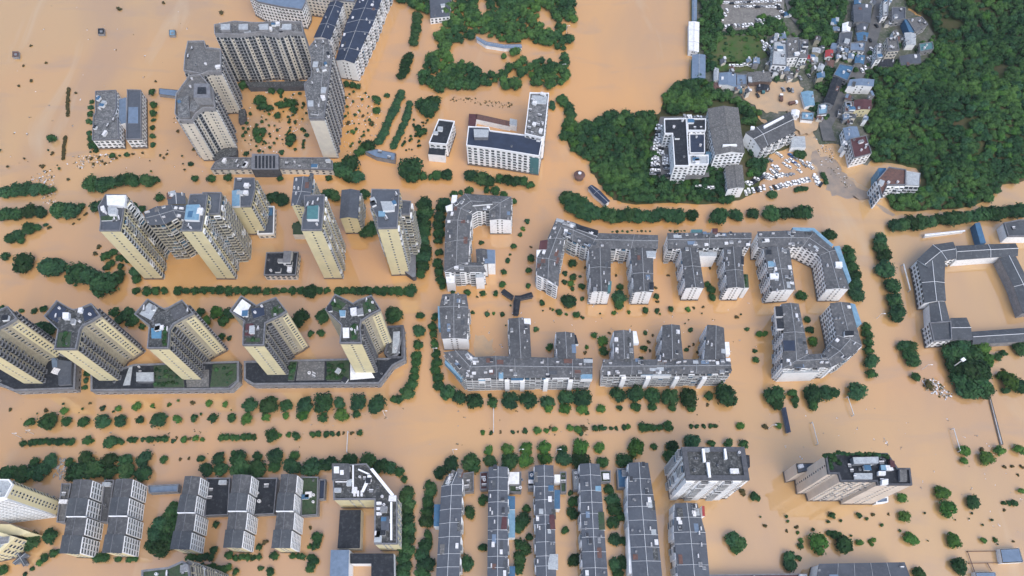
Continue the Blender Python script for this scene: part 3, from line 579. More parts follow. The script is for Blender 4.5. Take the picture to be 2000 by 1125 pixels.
# ---------------------------------------------------------------- village houses
VH=[('slate',[(1666,10),(1704,8),(1700,45),(1668,43)],7,'wall_grey','roof_slate','wide dark slate roof left of the village road near the top edge'),
('slate',[(1640,65),(1665,62),(1660,92),(1638,86)],7,'wall_white','roof_slate','slate roofed house at the left end of the village roof cluster'),
('slate',[(1673,46),(1697,46),(1692,61),(1674,61)],6,'wall_grey','roof_slate','small slate roof directly below the wide dark slate roof'),
('blue',[(1672,64),(1697,64),(1692,81),(1675,80)],7,'wall_grey','roof_blue','small bright blue roof between two slate roofs'),
('steel',[(1662,84),(1690,83),(1688,100),(1660,98)],7,'wall_white','roof_steel','blue grey roof directly below the small bright blue roof'),
('white',[(1645,46),(1664,43),(1660,62),(1645,61)],8,'wall_bright','roof_white','small white roofed house left of the slate roofs'),
('blue',[(1670,110),(1690,108),(1687,126),(1669,123)],6,'wall_grey','roof_blue','narrow blue roof hugging the village road bend'),
('blue',[(1640,125),(1668,130),(1655,158),(1628,146)],8,'wall_grey','roof_blue','largest bright blue roof beside the village road'),
('dark',[(1627,150),(1646,157),(1628,206),(1609,200)],8,'wall_grey','roof_black','long dark roof running down from the largest blue roof'),
('sky',[(1564,180),(1588,178),(1592,206),(1572,209)],5,'wall_white','roof_sky','pale blue roof at the edge of the mud flat'),
('sky',[(1566,219),(1590,220),(1588,235),(1565,233)],5,'wall_white','roof_sky','bright sky blue roof beside the slanting hospital hall'),
('white',[(1546,214),(1562,216),(1560,230),(1545,228)],5,'wall_bright','roof_white','white roofed shed left of the sky blue roof'),
('steel',[(1660,155),(1708,155),(1706,169),(1655,168)],10,'wall_bright','roof_steel','white house with blue grey roof right of the village road bend'),
('rust',[(1650,199),(1667,199),(1667,218),(1650,218)],9,'wall_bone','roof_rust','cream house with small rusty roof right of the road'),
('maroon',[(1668,195),(1703,195),(1702,214),(1668,216)],9,'wall_cream','roof_maroon','cream house with wide maroon roof at the foot of the wooded hill'),
('steel',[(1646,250),(1674,247),(1680,267),(1652,275)],9,'wall_white','roof_steel','blue grey roofed house touching the maroon roofed riverside house'),
('maroon',[(1660,272),(1691,265),(1702,300),(1668,309)],11,'wall_bright','roof_maroon','riverside house with dark maroon roof above the muddy stream'),
('steel',[(1405,142),(1438,144),(1438,170),(1403,165)],6,'wall_white','roof_steel','blue grey workshop roof south of the grass field'),
('pale',[(1394,134),(1404,134),(1405,158),(1394,157)],5,'wall_white','roof_pale','narrow pale roof left of the blue grey workshop'),
('blue',[(1439,145),(1458,146),(1458,165),(1439,166)],6,'wall_grey','roof_steel','square blue roof right of the blue grey workshop'),
('rust',[(1459,142),(1505,140),(1508,160),(1461,162)],6,'wall_brown','roof_old','wide brown roof right of the square blue roof'),
('rust',[(1386,161),(1411,165),(1408,173),(1390,172)],4,'wall_brown','roof_rust','small rusty red roof below the blue grey workshop'),
('pale',[(1512,82),(1535,80),(1536,128),(1508,126)],12,'wall_bright','roof_pale','tall white house with pale roof, left one of the village trio'),
('pale',[(1537,75),(1560,74),(1560,110),(1538,112)],12,'wall_bright','roof_old','tall white house with stained roof, middle one of the village trio'),
('pale',[(1562,78),(1578,78),(1577,112),(1562,112)],12,'wall_white','roof_wet','tall white house with mottled roof, right one of the village trio'),
('red',[(1574,106),(1592,108),(1590,117),(1574,116)],4,'wall_white','roof_red','small bright red awning roof beside the village trio'),
('red',[(1612,98),(1628,98),(1627,112),(1611,112)],5,'wall_white','roof_red','red roofed stall above the long stall right of the red awning'),
('rust',[(1612,118),(1630,118),(1628,132),(1611,131)],5,'wall_bright','roof_rust','rusty roofed stall with a white front edge'),
('teal',[(1795,86),(1821,82),(1823,96),(1797,101)],6,'wall_grey','roof_teal','dull teal roof among trees right of the village'),
('grey',[(1772,38),(1800,33),(1812,48),(1787,61)],9,'wall_grey','roof_old','grey roof above the bright blue wall at the village edge'),
('beige',[(1731,75),(1752,73),(1756,98),(1735,100)],12,'wall_bone','roof_old','beige flat roofed house right of the village road'),
('white',[(1712,86),(1722,86),(1722,114),(1711,116)],11,'wall_bright','roof_pale','narrow white house left of the beige flat roofed house'),
('dark',[(1716,118),(1748,116),(1745,131),(1715,132)],6,'wall_grey','roof_black','low dark roof below the beige flat roofed house'),
('grey',[(1756,110),(1797,105),(1800,124),(1760,128)],6,'wall_grey','roof_slate','wide grey roof at the foot of the village beside the wood'),
('dark',[(1742,15),(1768,15),(1768,37),(1742,40)],8,'wall_grey','roof_slate','dark roof under the trees at the top right of the road'),
('lilac',[(1766,64),(1789,66),(1789,88),(1770,88)],7,'wall_white','roof_pale','pale lilac grey roof below the bright blue wall'),
('blue',[(1668,-4),(1682,-4),(1682,9),(1668,9)],6,'wall_grey','roof_blue','tiny blue roof cut by the top edge beside the road'),
('white',[(1724,0),(1736,-2),(1734,30),(1724,32)],9,'wall_bright','roof_pale','narrow pale house right of the road at the top edge'),
('blue',[(1586,112),(1598,112),(1598,122),(1586,122)],4,'wall_white','roof_pale','tiny pale shed between the red stalls'),
('blue',[(1531,24),(1546,24),(1546,32),(1531,32)],3,'wall_white','roof_blue','tiny blue roof beside the full car lot'),
('sky',[(1598,205),(1618,200),(1615,222),(1598,224)],6,'wall_white','roof_sky','pale blue roof between the mud flat and the road'),
('dark',[(1478,166),(1503,166),(1504,176),(1478,178)],4,'wall_brown','roof_black','low dark shed below the wide brown roof')]
for k,(a,q,h,wl,rf,lb) in enumerate(VH):
    b=Building('village_house',lb,(sum(p[0] for p in q)/4,sum(p[1] for p in q)/4),h,'house','village houses')
    if k%3==1 or rf in('roof_pale','roof_wet','roof_old') and h>8: b.block(q,h,wl,rf,'win' if h>5 else 'none',parapet='trim_grey' if rf!='roof_white' else 'trim_white',base=1.5,clutter=5 if h>8 else 2,rim=.3,ph=.5)
    else: b.ribbon([(q[0],q[1]),(q[3],q[2])],h,wl,rf,rise=1.1,outer='win' if h>5 else 'none',inner='win' if h>5 else 'none',end0='none',end1='gable2' if h>7 else 'none',lines=99,ridge=False,base=1.5,clutter=1,over=.2)
    if k==29: b.box('blue_wall',[(1766,38),(1772,38),(1785,62),(1776,62)],0,8.5,'roof_blue','roof_blue')
    b.finish()
vr=random.Random(21); used_=[(sum(p[0] for p in q)/4,sum(p[1] for p in q)/4,(max(p[0] for p in q)-min(p[0] for p in q))/2+3) for _,q,*_r in VH]; ROADPX=[(1738,-80),(1722,0),(1710,50),(1697,95),(1690,125),(1668,155),(1645,185),(1628,215),(1612,245)]
FILL=[]; tries=0; ZONES=[[(1700,0),(1765,0),(1770,70),(1830,80),(1820,125),(1760,135),(1712,135)],[(1500,60),(1600,75),(1630,120),(1600,150),(1500,160)],[(1625,40),(1690,60),(1690,110),(1660,125),(1630,110)],[(1640,165),(1705,170),(1700,250),(1640,300),(1640,220)],[(1580,210),(1630,200),(1620,245),(1585,240)],[(1390,120),(1500,115),(1510,180),(1400,185)]]
while len(FILL)<46 and tries<4000:
    tries+=1; z_=ZONES[vr.randrange(6)]; x,y=vr.uniform(min(p[0] for p in z_),max(p[0] for p in z_)),vr.uniform(min(p[1] for p in z_),max(p[1] for p in z_)); r=vr.uniform(4,7.5)
    if not inside(x,y,z_) or any(math.hypot(x-a,y-c)<r+d*.8 for a,c,d in used_): continue
    if any(math.hypot(x-(a[0]+(c[0]-a[0])*f/6),y-(a[1]+(c[1]-a[1])*f/6))<r+8 for a,c in zip(ROADPX,ROADPX[1:]) for f in range(7)): continue
    used_.append((x,y,r)); FILL.append((x,y,r))
for k,(x,y,r) in enumerate(sorted(FILL)):
    m=vr.choice(['roof_pale','roof_slate','roof_old','roof_steel','roof_charcoal','roof_rust','roof_steel','roof_blue','roof_moss']); nm_={'roof_pale':'pale','roof_slate':'slate','roof_old':'brownish','roof_steel':'blue grey','roof_charcoal':'charcoal','roof_rust':'rusty','roof_blue':'blue','roof_moss':'mossy'}[m]
    a=vr.uniform(-.5,.5); c,q=math.cos(a),math.sin(a); w_,d_=r*vr.uniform(.8,1.2),r*vr.uniform(.6,1.0); quad=[(x+ex_*w_*c-ey_*d_*q,y+ex_*w_*q+ey_*d_*c) for ex_,ey_ in ((-1,-1),(1,-1),(1,1),(-1,1))]; hh=vr.uniform(4,9)
    b=Building('village_shed','%s roofed small house, %s from the left in the village jumble'%(nm_,ordw(k)),(x,y),hh,'house','small infill houses of the village'); b.ribbon([(quad[0],quad[1]),(quad[3],quad[2])],hh,vr.choice(['wall_white','wall_grey','wall_tan','wall_bone']),m,rise=.7,outer='win' if hh>6 else 'none',inner='win' if hh>6 else 'none',end0='none',end1='none',lines=99,ridge=False,base=1.5,clutter=1,over=.2); b.finish()
b=Building('riverside_block','block with rusty and grey metal roofs at the hill foot beside the stream mouth',(1750,345),14,'house')
b.block([(1713,352),(1735,327),(1769,332),(1768,362),(1733,362),(1722,385)],14,'wall_white','roof_rust','mixed',base=0,clutter=3,parapet='trim_grey'); b.block([(1769.5,333),(1798,338),(1796,363),(1769,362)],13,'wall_white','roof_pale','full',wname='wing_wall',parapet=None)
b.box('blue_roof_box',[(1716,328),(1731,328),(1731,342),(1716,344)],0,12,'roof_sky','roof_blue'); b.finish()

# ---------------------------------------------------------------- first row of yellow towers
def yt(label,main,h,extra=None,**k):
    b=Building('apartment_tower',label,(sum(p[0] for p in main)/len(main),sum(p[1] for p in main)/len(main)),h,'tower','yellow towers of the upper row')
    st={i:'fullc' for i in range(len(main))}
    b.block(main,h,'wall_cream','roof_slate','stripc',styles=k.get('styles'),parapet=k.get('par','trim_grey'),clutter=k.get('cl',6),bayw=3.1,ph=.6)
    if extra: extra(b)
    b.finish(); return b
def ex(b):
    b.box('white_roof_pavilion',[(208,381),(246,381),(243,402),(209,400)],58,60.5,'trim_white','roof_white'); b.box('roof_garden',[(196,422),(228,420),(228,430),(197,431)],57.9,58.6,'trim_white','roof_green'); b.box('stair_house',[(210,404),(226,404),(225,418),(211,418)],57.9,61,'trim_white','roof_pale')
yt('yellow tower with a white roof pavilion, leftmost of the upper row',[(207,380),(247,381),(252,392),(243,403),(240,425),(235,451),(195,451),(197,430),(192,405)],58,ex,styles={0:'none',1:'stripc',2:'stripc',3:'stripc',4:'stripc',5:'gable1'})
def ex(b):
    b.block([(396,377),(433,377),(429,418),(402,420)],54,'wall_tan','roof_slate','fullc',wname='wing_wall',parapet='trim_grey'); b.box('glass_roof',[(364,400),(390,399),(388,430),(360,429)],58,60,'trim_white','roof_sky')
    b.ribbon([((327,377),(361,377)),((328,400),(363,399))],38,'wall_tan','roof_slate',rise=.6,outer='none',inner='none',clutter=3,line_m='trim_white')
    b.ribbon([((280,415),(290,440)),((305,403),(322,438)),((335,400),(345,425)),((372,402),(372,432))],40,'wall_tan','roof_slate',rise=.8,outer='none',inner='fullc',clutter=6)
yt('yellow tower joined to a curved wing, second from the left in its row',[(372,380),(406,379),(400,418),(394,451),(354,451),(360,430),(366,404)],58,ex,styles={1:'stripc',2:'stripc',3:'gable1'})
def ex(b):
    b.box('pool_roof',[(453,372),(468,370),(468,402),(453,403)],33.1,35,'trim_white','roof_sky'); b.block([(513,404),(536,404),(535,457),(503,458)],5,'wall_bone','roof_slate','win',wname='podium_wall',parapet='trim_white'); b.box('blue_deck',[(516,406),(532,406),(532,420),(516,420)],4.9,5.6,'roof_blue','roof_blue')
yt('shortest yellow tower of the upper row, with a blue roofed terrace',[(459,348),(497,348),(499,368),(490,404),(453,404)],33,ex,styles={1:'stripc',2:'stripc',3:'gable1'})
def ex(b):
    b.ribbon([((574,346),(612,346)),((571,375),(608,376)),((568,402),(592,402))],50,'wall_cream','roof_slate',rise=1,outer='none',inner='fullc',clutter=4); b.box('terrace_frame',[(600,402),(622,401),(621,428),(599,428)],58,60.5,'trim_white','roof_teal'); b.box('podium',[(572,435),(600,437),(602,458),(572,458)],-1,6,'wall_bone','roof_green')
yt('yellow tower with a teal terrace on its slate roof, fourth from the left',[(594,382),(634,381),(633,410),(628,450),(589,450),(591,425),(596,410)],58,ex,styles={1:'stripc',2:'stripc',3:'gable1'})
b=Building('apartment_house','low yellow house with plain slate gable roof between two yellow towers',(683,400),19,'house','yellow towers of the upper row'); b.ribbon([((667,371),(703,372)),((663,427),(699,427))],19,'wall_cream','roof_slate',rise=1.6,outer='none',inner='fullc',end1='gable1',lines=80,ridge=False); b.finish()
def ex(b):
    b.block([(781,392),(803,394),(800,420),(780,420)],50,'wall_tan','roof_slate','fullc',wname='wing_wall',parapet='trim_grey'); b.box('terrace_frame',[(743,393),(770,393),(770,410),(748,412)],56,58,'trim_white','roof_pale'); b.box('blue_pool',[(739,412),(752,412),(752,422),(739,422)],56,57,'roof_sky','roof_sky'); b.box('podium',[(782,430),(812,410),(812,540),(806,542),(790,530)],-1,5,'wall_dark','trim_grey')
yt('yellow tower at the right end of the upper row beside the tree avenue',[(726,370),(780,371),(779,410),(776,446),(738,447),(736,424),(723,400)],56,ex,styles={1:'stripc',2:'stripc',3:'gable1'})
b=Building('community_pavilion','small square dark roofed pavilion with a raised stair house between the yellow towers',(550,515),6,'pavilion'); b.block([(521,494),(583,493),(578,538),(516,538)],6,'wall_pink','roof_black','winm',clutter=8,parapet='trim_grey'); b.box('stair_house',[(554,490),(570,490),(567,513),(552,513)],6,9.5,'trim_white','trim_grey'); b.finish()

# ---------------------------------------------------------------- second row: cross-plan towers on podiums
H3=[(475,675),(476,635),(478,628),(450,609),(472,579),(495,593),(502,598),(511,593),(540,582),(561,609),(548,618),(529,627),(519,632),(516,675)]
H4=[(664,671),(668,636),(636,606),(655,576),(680,588),(690,594),(699,588),(726,578),(744,606),(724,616),(706,628),(704,640),(707,671)]
H2=[(289,681),(293,637),(264,615),(290,585),(312,599),(322,604),(330,602),(357,587),(379,613),(357,624),(340,634),(333,645),(330,681)]
H1=[(108,683),(115,645),(88,619),(113,588),(134,601),(145,606),(155,604),(180,594),(198,617),(178,630),(163,637),(158,645),(150,683)]
H0=[(x-163,y+6) for x,y in H1]
def cross(label,px,h,roofs,garden,extra=None):
    b=Building('apartment_tower',label,(sum(p[0] for p in px)/len(px),sum(p[1] for p in px)/len(px)),h,'tower','cross shaped towers of the lower row')
    n=len(px); st={i:'none' for i in range(n)}; st[n-1]='gable1'; st[n-2]='balcg'; st[n-3]='balcg'; st[n-4]='gable2'; st[n-5]='gable2'; st[n-6]='balcg'
    b.block(px,h,'wall_tan','roof_moss','none',styles=st,parapet='trim_grey',clutter=10,bayw=2.9,ph=1.3)
    pts=[P(x,y,h) for x,y in px]
    def skin(i0,i1,f0,f1,m,z1):
        a,b_=pts[i0],pts[i1]; e=(b_-a).normalized(); nn=Vector((-e.y,e.x))*.05
        p,q=a.lerp(b_,f0),a.lerp(b_,f1)
        mb=MB(); mb.prism(ccw([p-nn,q-nn,q+nn,p+nn]),3,z1,m,m); mb.build('plain_gable_wall',b.root)
    skin(n-1,0,.02,.98,'wall_cream',h-1.4); skin(n-5,n-4,.1,.9,'wall_cream',h-3)
    for q,m in roofs: b.box('roof_deck',q,h-.2,h+.35,'trim_grey',m)
    for q in garden: b.box('roof_garden',q,h-.2,h+.5,'trim_grey','roof_green'); c_=[(q[0][0]+q[1][0])/2,(q[0][1]+q[1][1])/2]; d_=[(q[2][0]+q[3][0])/2,(q[2][1]+q[3][1])/2]; b.shrubs([tuple(c_),tuple(d_)],9,h+.4,dens=.45)
    if extra: extra(b)
    b.finish()
cross('huge yellow tower cut by the left edge of the photo',H0,52,[],[])
cross('cross shaped yellow tower with a green southern roof garden, second from the left edge',H1,52,[([(92,618),(113,593),(130,603),(112,630)],'roof_navy'),([(160,604),(178,598),(190,617),(165,628)],'roof_navy')],[([(112,650),(140,648),(136,678),(111,678)])],lambda b:b.box('white_hut',[(122,610),(134,610),(134,622),(122,622)],52,54.5,'trim_white','roof_white'))
cross('cross shaped yellow tower with a blue pool deck on its southern arm',H2,52,[([(272,613),(291,591),(308,601),(294,625)],'roof_pale'),([(332,606),(355,592),(368,612),(340,625)],'roof_grey'),([(295,641),(316,640),(315,661),(296,661)],'unit_blue')],[([(318,642),(327,640),(325,676),(317,676)])])
cross('cross shaped yellow tower with a glaring white north west roof terrace',H3,49,[([(455,608),(473,584),(490,596),(476,620)],'roof_white'),([(490,603),(515,600),(517,615),(495,622)],'roof_navy'),([(480,632),(495,632),(495,655),(478,656)],'roof_maroon')],[([(528,606),(545,594),(554,608),(532,620)]),([(481,660),(508,660),(508,668),(481,668)])])
cross('cross shaped yellow tower with planted roof arms, rightmost of the lower row',H4,49,[([(680,600),(700,598),(705,612),(685,616)],'roof_navy'),([(669,640),(682,640),(682,660),(670,660)],'roof_white')],[([(645,604),(658,583),(676,594),(662,610)]),([(708,592),(724,583),(735,603),(712,614)]),([(684,636),(700,632),(698,664),(685,664)])],lambda b:b.box('blue_skylight',[(662,606),(675,606),(674,618),(664,618)],49,50.4,'trim_white','roof_sky'))
def pod(label,px,h,decks,cars=0):
    b=Building('podium',label,(sum(p[0] for p in px)/len(px),sum(p[1] for p in px)/len(px)),h,'podium','podiums under the cross shaped towers')
    b.block(px,h,'wall_grey','roof_black','none',parapet='trim_grey',clutter=6,bayw=6,rim=1.1,ph=.7); 
    for nm,q,m,z in decks:
        b.box(nm,q,h-.3,h+z,'trim_grey',m)
        if nm=='garden':
            for f in (.22,.5,.8): b.shrubs([(q[0][0]+(q[3][0]-q[0][0])*f+3,q[0][1]+(q[3][1]-q[0][1])*f),(q[1][0]+(q[2][0]-q[1][0])*f-3,q[1][1]+(q[2][1]-q[1][1])*f)],11,h+.4,dens=.8)
    pts=ccw([P(x,y,h) for x,y in px])
    for i in range(len(pts)): b.facade(pts[i],pts[(i+1)%len(pts)],0,h-.8,'win',5,5)
    b.finish()
pod('slate roofed podium under the huge tower at the left edge',[(-40,690),(103,688),(150,700),(147,760),(28,764),(0,752),(-40,740)],6,[('slate_roof',[(112,702),(140,706),(138,750),(114,752)],'roof_slate',2),('blue_deck',[(100,698),(112,700),(112,718),(102,718)],'roof_steel',1.2)])
pod('long podium with roof garden and a glass shed under two cross shaped towers',[(178,725),(225,724),(262,712),(467,706),(467,745),(450,761),(178,764)],6,[('garden',[(300,714),(355,712),(360,756),(300,757)],'roof_green',.8),('garden',[(416,712),(462,710),(462,742),(445,755),(410,756)],'roof_green',1.2),('glass_shed',[(266,727),(300,727),(300,745),(266,745)],'roof_pale',3),('white_path',[(253,714),(259,714),(254,752),(240,753)],'roof_pale',.4),('court',[(362,722),(408,722),(408,756),(365,756)],'roof_old',.3)])
pod('long podium with a grey ball court and white terrace under two cross shaped towers',[(477,706),(560,704),(686,701),(757,700),(775,692),(789,640),(792,702),(768,715),(741,750),(495,752),(477,742)],6,[('ball_court',[(583,706),(634,706),(633,742),(578,743)],'roof_old',.4),('garden',[(638,706),(682,703),(682,742),(638,743)],'roof_green',.5),('garden',[(567,706),(581,706),(574,743),(562,743)],'roof_green',.9),('white_terrace',[(684,704),(712,704),(732,738),(684,742)],'roof_white',.3)])
b=Building('garden_terrace','white paved terrace with dark edge right of the rightmost cross shaped tower',(770,670),6,'terrace','podiums under the cross shaped towers'); b.block([(757,638),(788,636),(788,700),(760,700),(750,690),(757,668)],6,'wall_dark','roof_moss','none',parapet='wall_dark',rim=1.2,clutter=3); b.box('pale_paving',[(768,648),(781,647),(781,690),(766,690)],5.8,6.3,'trim_grey','roof_pale'); b.finish()

# ---------------------------------------------------------------- six-storey perimeter blocks
def ring(nm,label,at,h,parts,extra=None,cat='apartment block'):
    b=Building(nm,label,at,h,cat,'grey roofed six storey blocks')
    for p in parts: b.ribbon(p[0],p[2] if len(p)>2 and isinstance(p[2],(int,float)) else h,**(p[1] or {}))
    if extra: extra(b)
    b.finish()
RS=dict(roof='roof_stained')
def ex(b):
    b.box('corner_terrace',[(870,403),(884,398),(884,412),(872,412)],16,18,'trim_white','roof_white'); b.box('white_roof_box',[(883,381),(893,381),(891,396),(881,396)],17,18.6,'trim_white','roof_white'); b.box('stair_hood',[(923,395),(962,393),(962,398),(923,401)],17,19.5,'trim_white','roof_grey')
    b.box('south_terrace',[(870,531),(888,531),(888,552),(872,552)],-1,12,'wall_bright','roof_white'); b.box('blue_grey_shed',[(951,487),(967,488),(967,515),(953,515)],-1,14,'wall_white','roof_steel'); b.box('stair_block',[(929,520),(945,520),(945,542),(929,542)],-1,15,'wall_bright','roof_pale')
ring('perimeter_block','grey roofed C shaped block opening east, nearest the tree avenue',(925,460),17.5,[
 ([((998,430),(955,430)),((999,384),(955,412)),((908,378),(932,412)),((878,400),(922,418)),((870,430),(919,434)),((867,531),(915,512)),((950,531),(940,513))],dict(outer='mixed',inner='mixed',end1='winm',clutter=16,**RS)),
 ([((929,487),(951,487)),((931,515),(953,515))],dict(roof='roof_grey',outer='none',inner='none',clutter=2,ridge=False))],ex)
def ex(b):
    b.box('maroon_roof',[(1055,470),(1070,468),(1068,487),(1052,488)],14,17.9,'trim_white','roof_maroon'); b.box('white_terrace',[(1048,488),(1062,487),(1060,500),(1048,502)],12,17,'trim_white','roof_white'); b.box('roof_terrace',[(1124,437),(1169,450),(1167,461),(1126,447)],17,18.6,'trim_white','roof_black'); b.box('roof_terrace',[(1262,490),(1281,490),(1281,502),(1264,502)],16.5,18.6,'trim_white','roof_pale')
    b.shrubs([(1196,453),(1216,452),(1245,451),(1276,453)],7,15,dens=1.1); b.box('light_well',[(1268,552),(1277,551),(1277,566),(1268,566)],16,18.6,'trim_white','roof_black'); b.box('green_canopy',[(1188,550),(1195,549),(1193,569),(1187,570)],15,17.8,'roof_teal','roof_teal')
ring('perimeter_block','winding grey roofed block with a slanting pointed western arm',(1160,480),17.2,[
 ([((1049,537),(1091,560)),((1049,503),(1094,512)),((1069,467),(1103,467)),((1086,427),(1106,462))],dict(outer='mixed',inner='balc',end0='mixed',clutter=12,**RS)),
 ([((1088,427),(1108,464)),((1121,434),(1118,470)),((1170,455),(1153,485)),((1285,459),(1285,486))],dict(outer='mixed',inner='balc',clutter=10,**RS)),
 ([((1150,486),(1193,486)),((1155,571),(1193,571))],dict(outer='mixed',inner='mixed',clutter=5,roof='roof_grey')),
 ([((1231,486),(1276,486)),((1239,571),(1276,571))],dict(outer='mixed',inner='mixed',clutter=4,roof='roof_grey'))],ex)
def ex(b):
    b.box('teal_shed',[(1350,448),(1372,448),(1372,456),(1350,456)],12,16,'trim_white','roof_teal'); b.box('purple_shed',[(1391,446),(1402,446),(1402,455),(1391,455)],12,16.5,'trim_white','roof_maroon'); b.box('light_well',[(1447,500),(1453,500),(1453,517),(1447,517)],15,17.8,'trim_white','roof_black'); b.shrubs([(1310,451),(1345,451)],6,15,dens=1.1); b.shrubs([(1456,538),(1459,560)],8,14,dens=.7); b.box('planted_terrace',[(1452,535),(1461,536),(1463,562),(1455,562)],-1,14,'wall_white','roof_green'); b.box('linking_block',[(1362,492),(1400,492),(1400,500),(1364,500)],-1,14,'wall_white','roof_pale')
ring('perimeter_block','grey roofed block with two southern arms between the winding block and the arch shaped block',(1380,470),17.2,[
 ([((1303,455),(1303,486)),((1385,454),(1385,484)),((1468,454),(1466,482))],dict(outer='mixed',inner='balc',end0='gable2',clutter=14,**RS)),
 ([((1330,486),(1364,486)),((1339,563),(1376,563))],dict(outer='mixed',inner='mixed',clutter=3,roof='roof_grey')),
 ([((1413,484),(1449,483)),((1421,563),(1454,563))],dict(outer='mixed',inner='mixed',clutter=3,roof='roof_grey'))],ex)
def ex(b):
    b.box('sky_blue_awning',[(1548,444),(1590,445),(1628,478),(1624,483),(1588,452),(1550,451)],13,17,'roof_sky','roof_sky'); b.box('sky_blue_awning',[(1629,481),(1640,480),(1663,548),(1657,552)],10,15.5,'roof_sky','roof_sky')
    b.box('white_roof_box',[(1504,534),(1521,534),(1521,544),(1505,544)],17,18.8,'trim_white','roof_white'); b.box('mint_shed',[(1500,510),(1512,510),(1512,521),(1501,521)],16.5,18.4,'trim_white','roof_sky'); b.box('light_well',[(1497,488),(1507,488),(1507,497),(1498,497)],16,18.4,'trim_grey','roof_black'); b.box('stair_house',[(1632,511),(1645,511),(1646,521),(1633,521)],17,20,'trim_white','roof_white')
ring('perimeter_block','arch shaped grey roofed block with sky blue awnings along its eastern side',(1570,500),17.2,[
 ([((1479,452),(1480,482)),((1545,450),(1543,482)),((1590,453),(1568,481)),((1632,489),(1603,498)),((1660,565),(1615,565))],dict(outer='mixed',inner='win',clutter=9,**RS)),
 ([((1491,484),(1542,484)),((1508,569),(1554,566))],dict(outer='mixed',inner='win',clutter=12,**RS))],ex)
def ex(b):
    b.box('light_well',[(1514,598),(1528,598),(1530,618),(1516,618)],17,19.6,'trim_white','roof_black'); b.box('light_well',[(1516,622),(1530,622),(1532,642),(1518,642)],17,19.6,'trim_white','roof_black'); b.box('navy_roof',[(1529,665),(1552,665),(1553,685),(1532,685)],18,20.2,'trim_grey','roof_navy'); b.box('pale_blue_awning',[(1661,592),(1670,594),(1683,632),(1672,635)],12,18,'roof_sky','roof_sky'); b.box('stair_house',[(1650,646),(1668,646),(1668,655),(1650,656)],18,21,'trim_white','roof_black'); b.box('south_terrace',[(1529,720),(1600,720),(1600,727),(1530,729)],-1,14,'wall_bright','roof_pale')
ring('perimeter_block','grey roofed U shaped block opening north, right of the two comb shaped blocks',(1600,660),18.5,[
 ([((1526,593),(1560,593)),((1530,650),(1572,650)),((1528,720),(1580,692)),((1624,717),(1608,690)),((1655,701),(1622,674)),((1684,675),(1634,655)),((1660,591),(1621,592))],dict(outer='mixed',inner='winm',end0='none',clutter=12,**RS))],ex)
b=Building('apartment_house','sturdy grey roofed house with blue side awning at the upper left of the comb block',(887,620),17.5,'apartment block','grey roofed six storey blocks')
b.ribbon([((864,575),(911,575)),((858,600),(915,600)),((862,662),(912,662))],17.5,'wall_bright','roof_stained',outer='mixed',inner='mixed',clutter=9); b.box('blue_awning',[(855,598),(864,598),(864,640),(856,640)],10,17,'roof_sky','roof_sky'); b.finish()
def ex(b):
    b.box('blue_roof',[(998,735),(1022,735),(1022,743),(998,743)],12,16.5,'trim_white','roof_blue'); b.box('blue_roof',[(935,736),(948,736),(948,744),(935,744)],12,16.5,'trim_white','roof_sky'); b.box('mint_roof',[(974,727),(983,727),(983,740),(974,740)],15,18.6,'trim_white','roof_sky'); b.box('light_well',[(1066,726),(1075,726),(1075,738),(1066,738)],16,18.6,'trim_white','roof_black'); b.box('mint_roof',[(1134,733),(1156,723),(1157,740),(1135,740)],14,18.4,'trim_white','roof_sky'); b.box('white_roof_box',[(1023,622),(1036,622),(1037,632),(1024,632)],17,18.8,'trim_white','roof_white'); b.box('blue_awning',[(870,703),(905,737),(900,741),(868,708)],10,15,'roof_sky','roof_sky'); b.box('dark_terrace',[(1118,652),(1125,654),(1130,672),(1122,672)],14,17,'trim_white','roof_black')
    for x in (986,1016,1062,1110): b.box('stair_tower',[(x,741),(x+9,741),(x+9,746),(x,746)],-1,16,'wall_bright','roof_white')
ring('perimeter_block','comb shaped grey roofed block with blue roof patches above the long row of street trees',(1020,720),18,[
 ([((866,688),(912,684)),((909,740),(928,697)),((970,738),(968,695)),((1157,737),(1157,701))],dict(outer='full',inner='none',end0='none',clutter=20,**RS)),
 ([((993,622),(1034,622)),((997,702),(1038,702))],dict(outer='mixed',inner='mixed',clutter=3,roof='roof_grey')),
 ([((1086,649),(1122,650)),((1089,702),(1125,702))],dict(outer='mixed',inner='mixed',clutter=2,roof='roof_grey'))],ex)
def ex(b):
    b.box('white_roof_box',[(1232,646),(1243,647),(1248,670),(1237,670)],14,17.5,'trim_white','roof_white'); b.box('light_well',[(1382,640),(1387,640),(1388,655),(1383,655)],16,18.2,'trim_white','roof_black'); b.box('white_terrace',[(1402,668),(1424,668),(1426,692),(1404,692)],14,18,'trim_white','roof_white'); b.box('sky_shed',[(1252,724),(1275,724),(1275,733),(1252,733)],14,17.5,'trim_white','roof_sky'); b.box('pale_shed',[(1275,722),(1310,722),(1310,734),(1275,734)],14,18,'trim_white','roof_pale')
    for x in (1214,1262,1318,1372): b.box('stair_tower',[(x,735),(x+9,735),(x+9,740),(x,740)],-1,16,'wall_bright','roof_white')
ring('perimeter_block','comb shaped grey roofed block with three northern arms, beside the comb block',(1300,710),18,[
 ([((1176,732),(1177,702)),((1300,731),(1300,702)),((1428,729),(1426,701))],dict(outer='full',inner='none',clutter=22,**RS)),
 ([((1199,646),(1236,646)),((1199,703),(1239,703))],dict(outer='mixed',inner='mixed',clutter=5,**RS)),
 ([((1294,635),(1328,635)),((1291,703),(1335,703))],dict(outer='mixed',inner='mixed',clutter=3,roof='roof_grey')),
 ([((1381,634),(1414,640)),((1375,703),(1418,703))],dict(outer='mixed',inner='mixed',clutter=2,roof='roof_grey'))],ex)
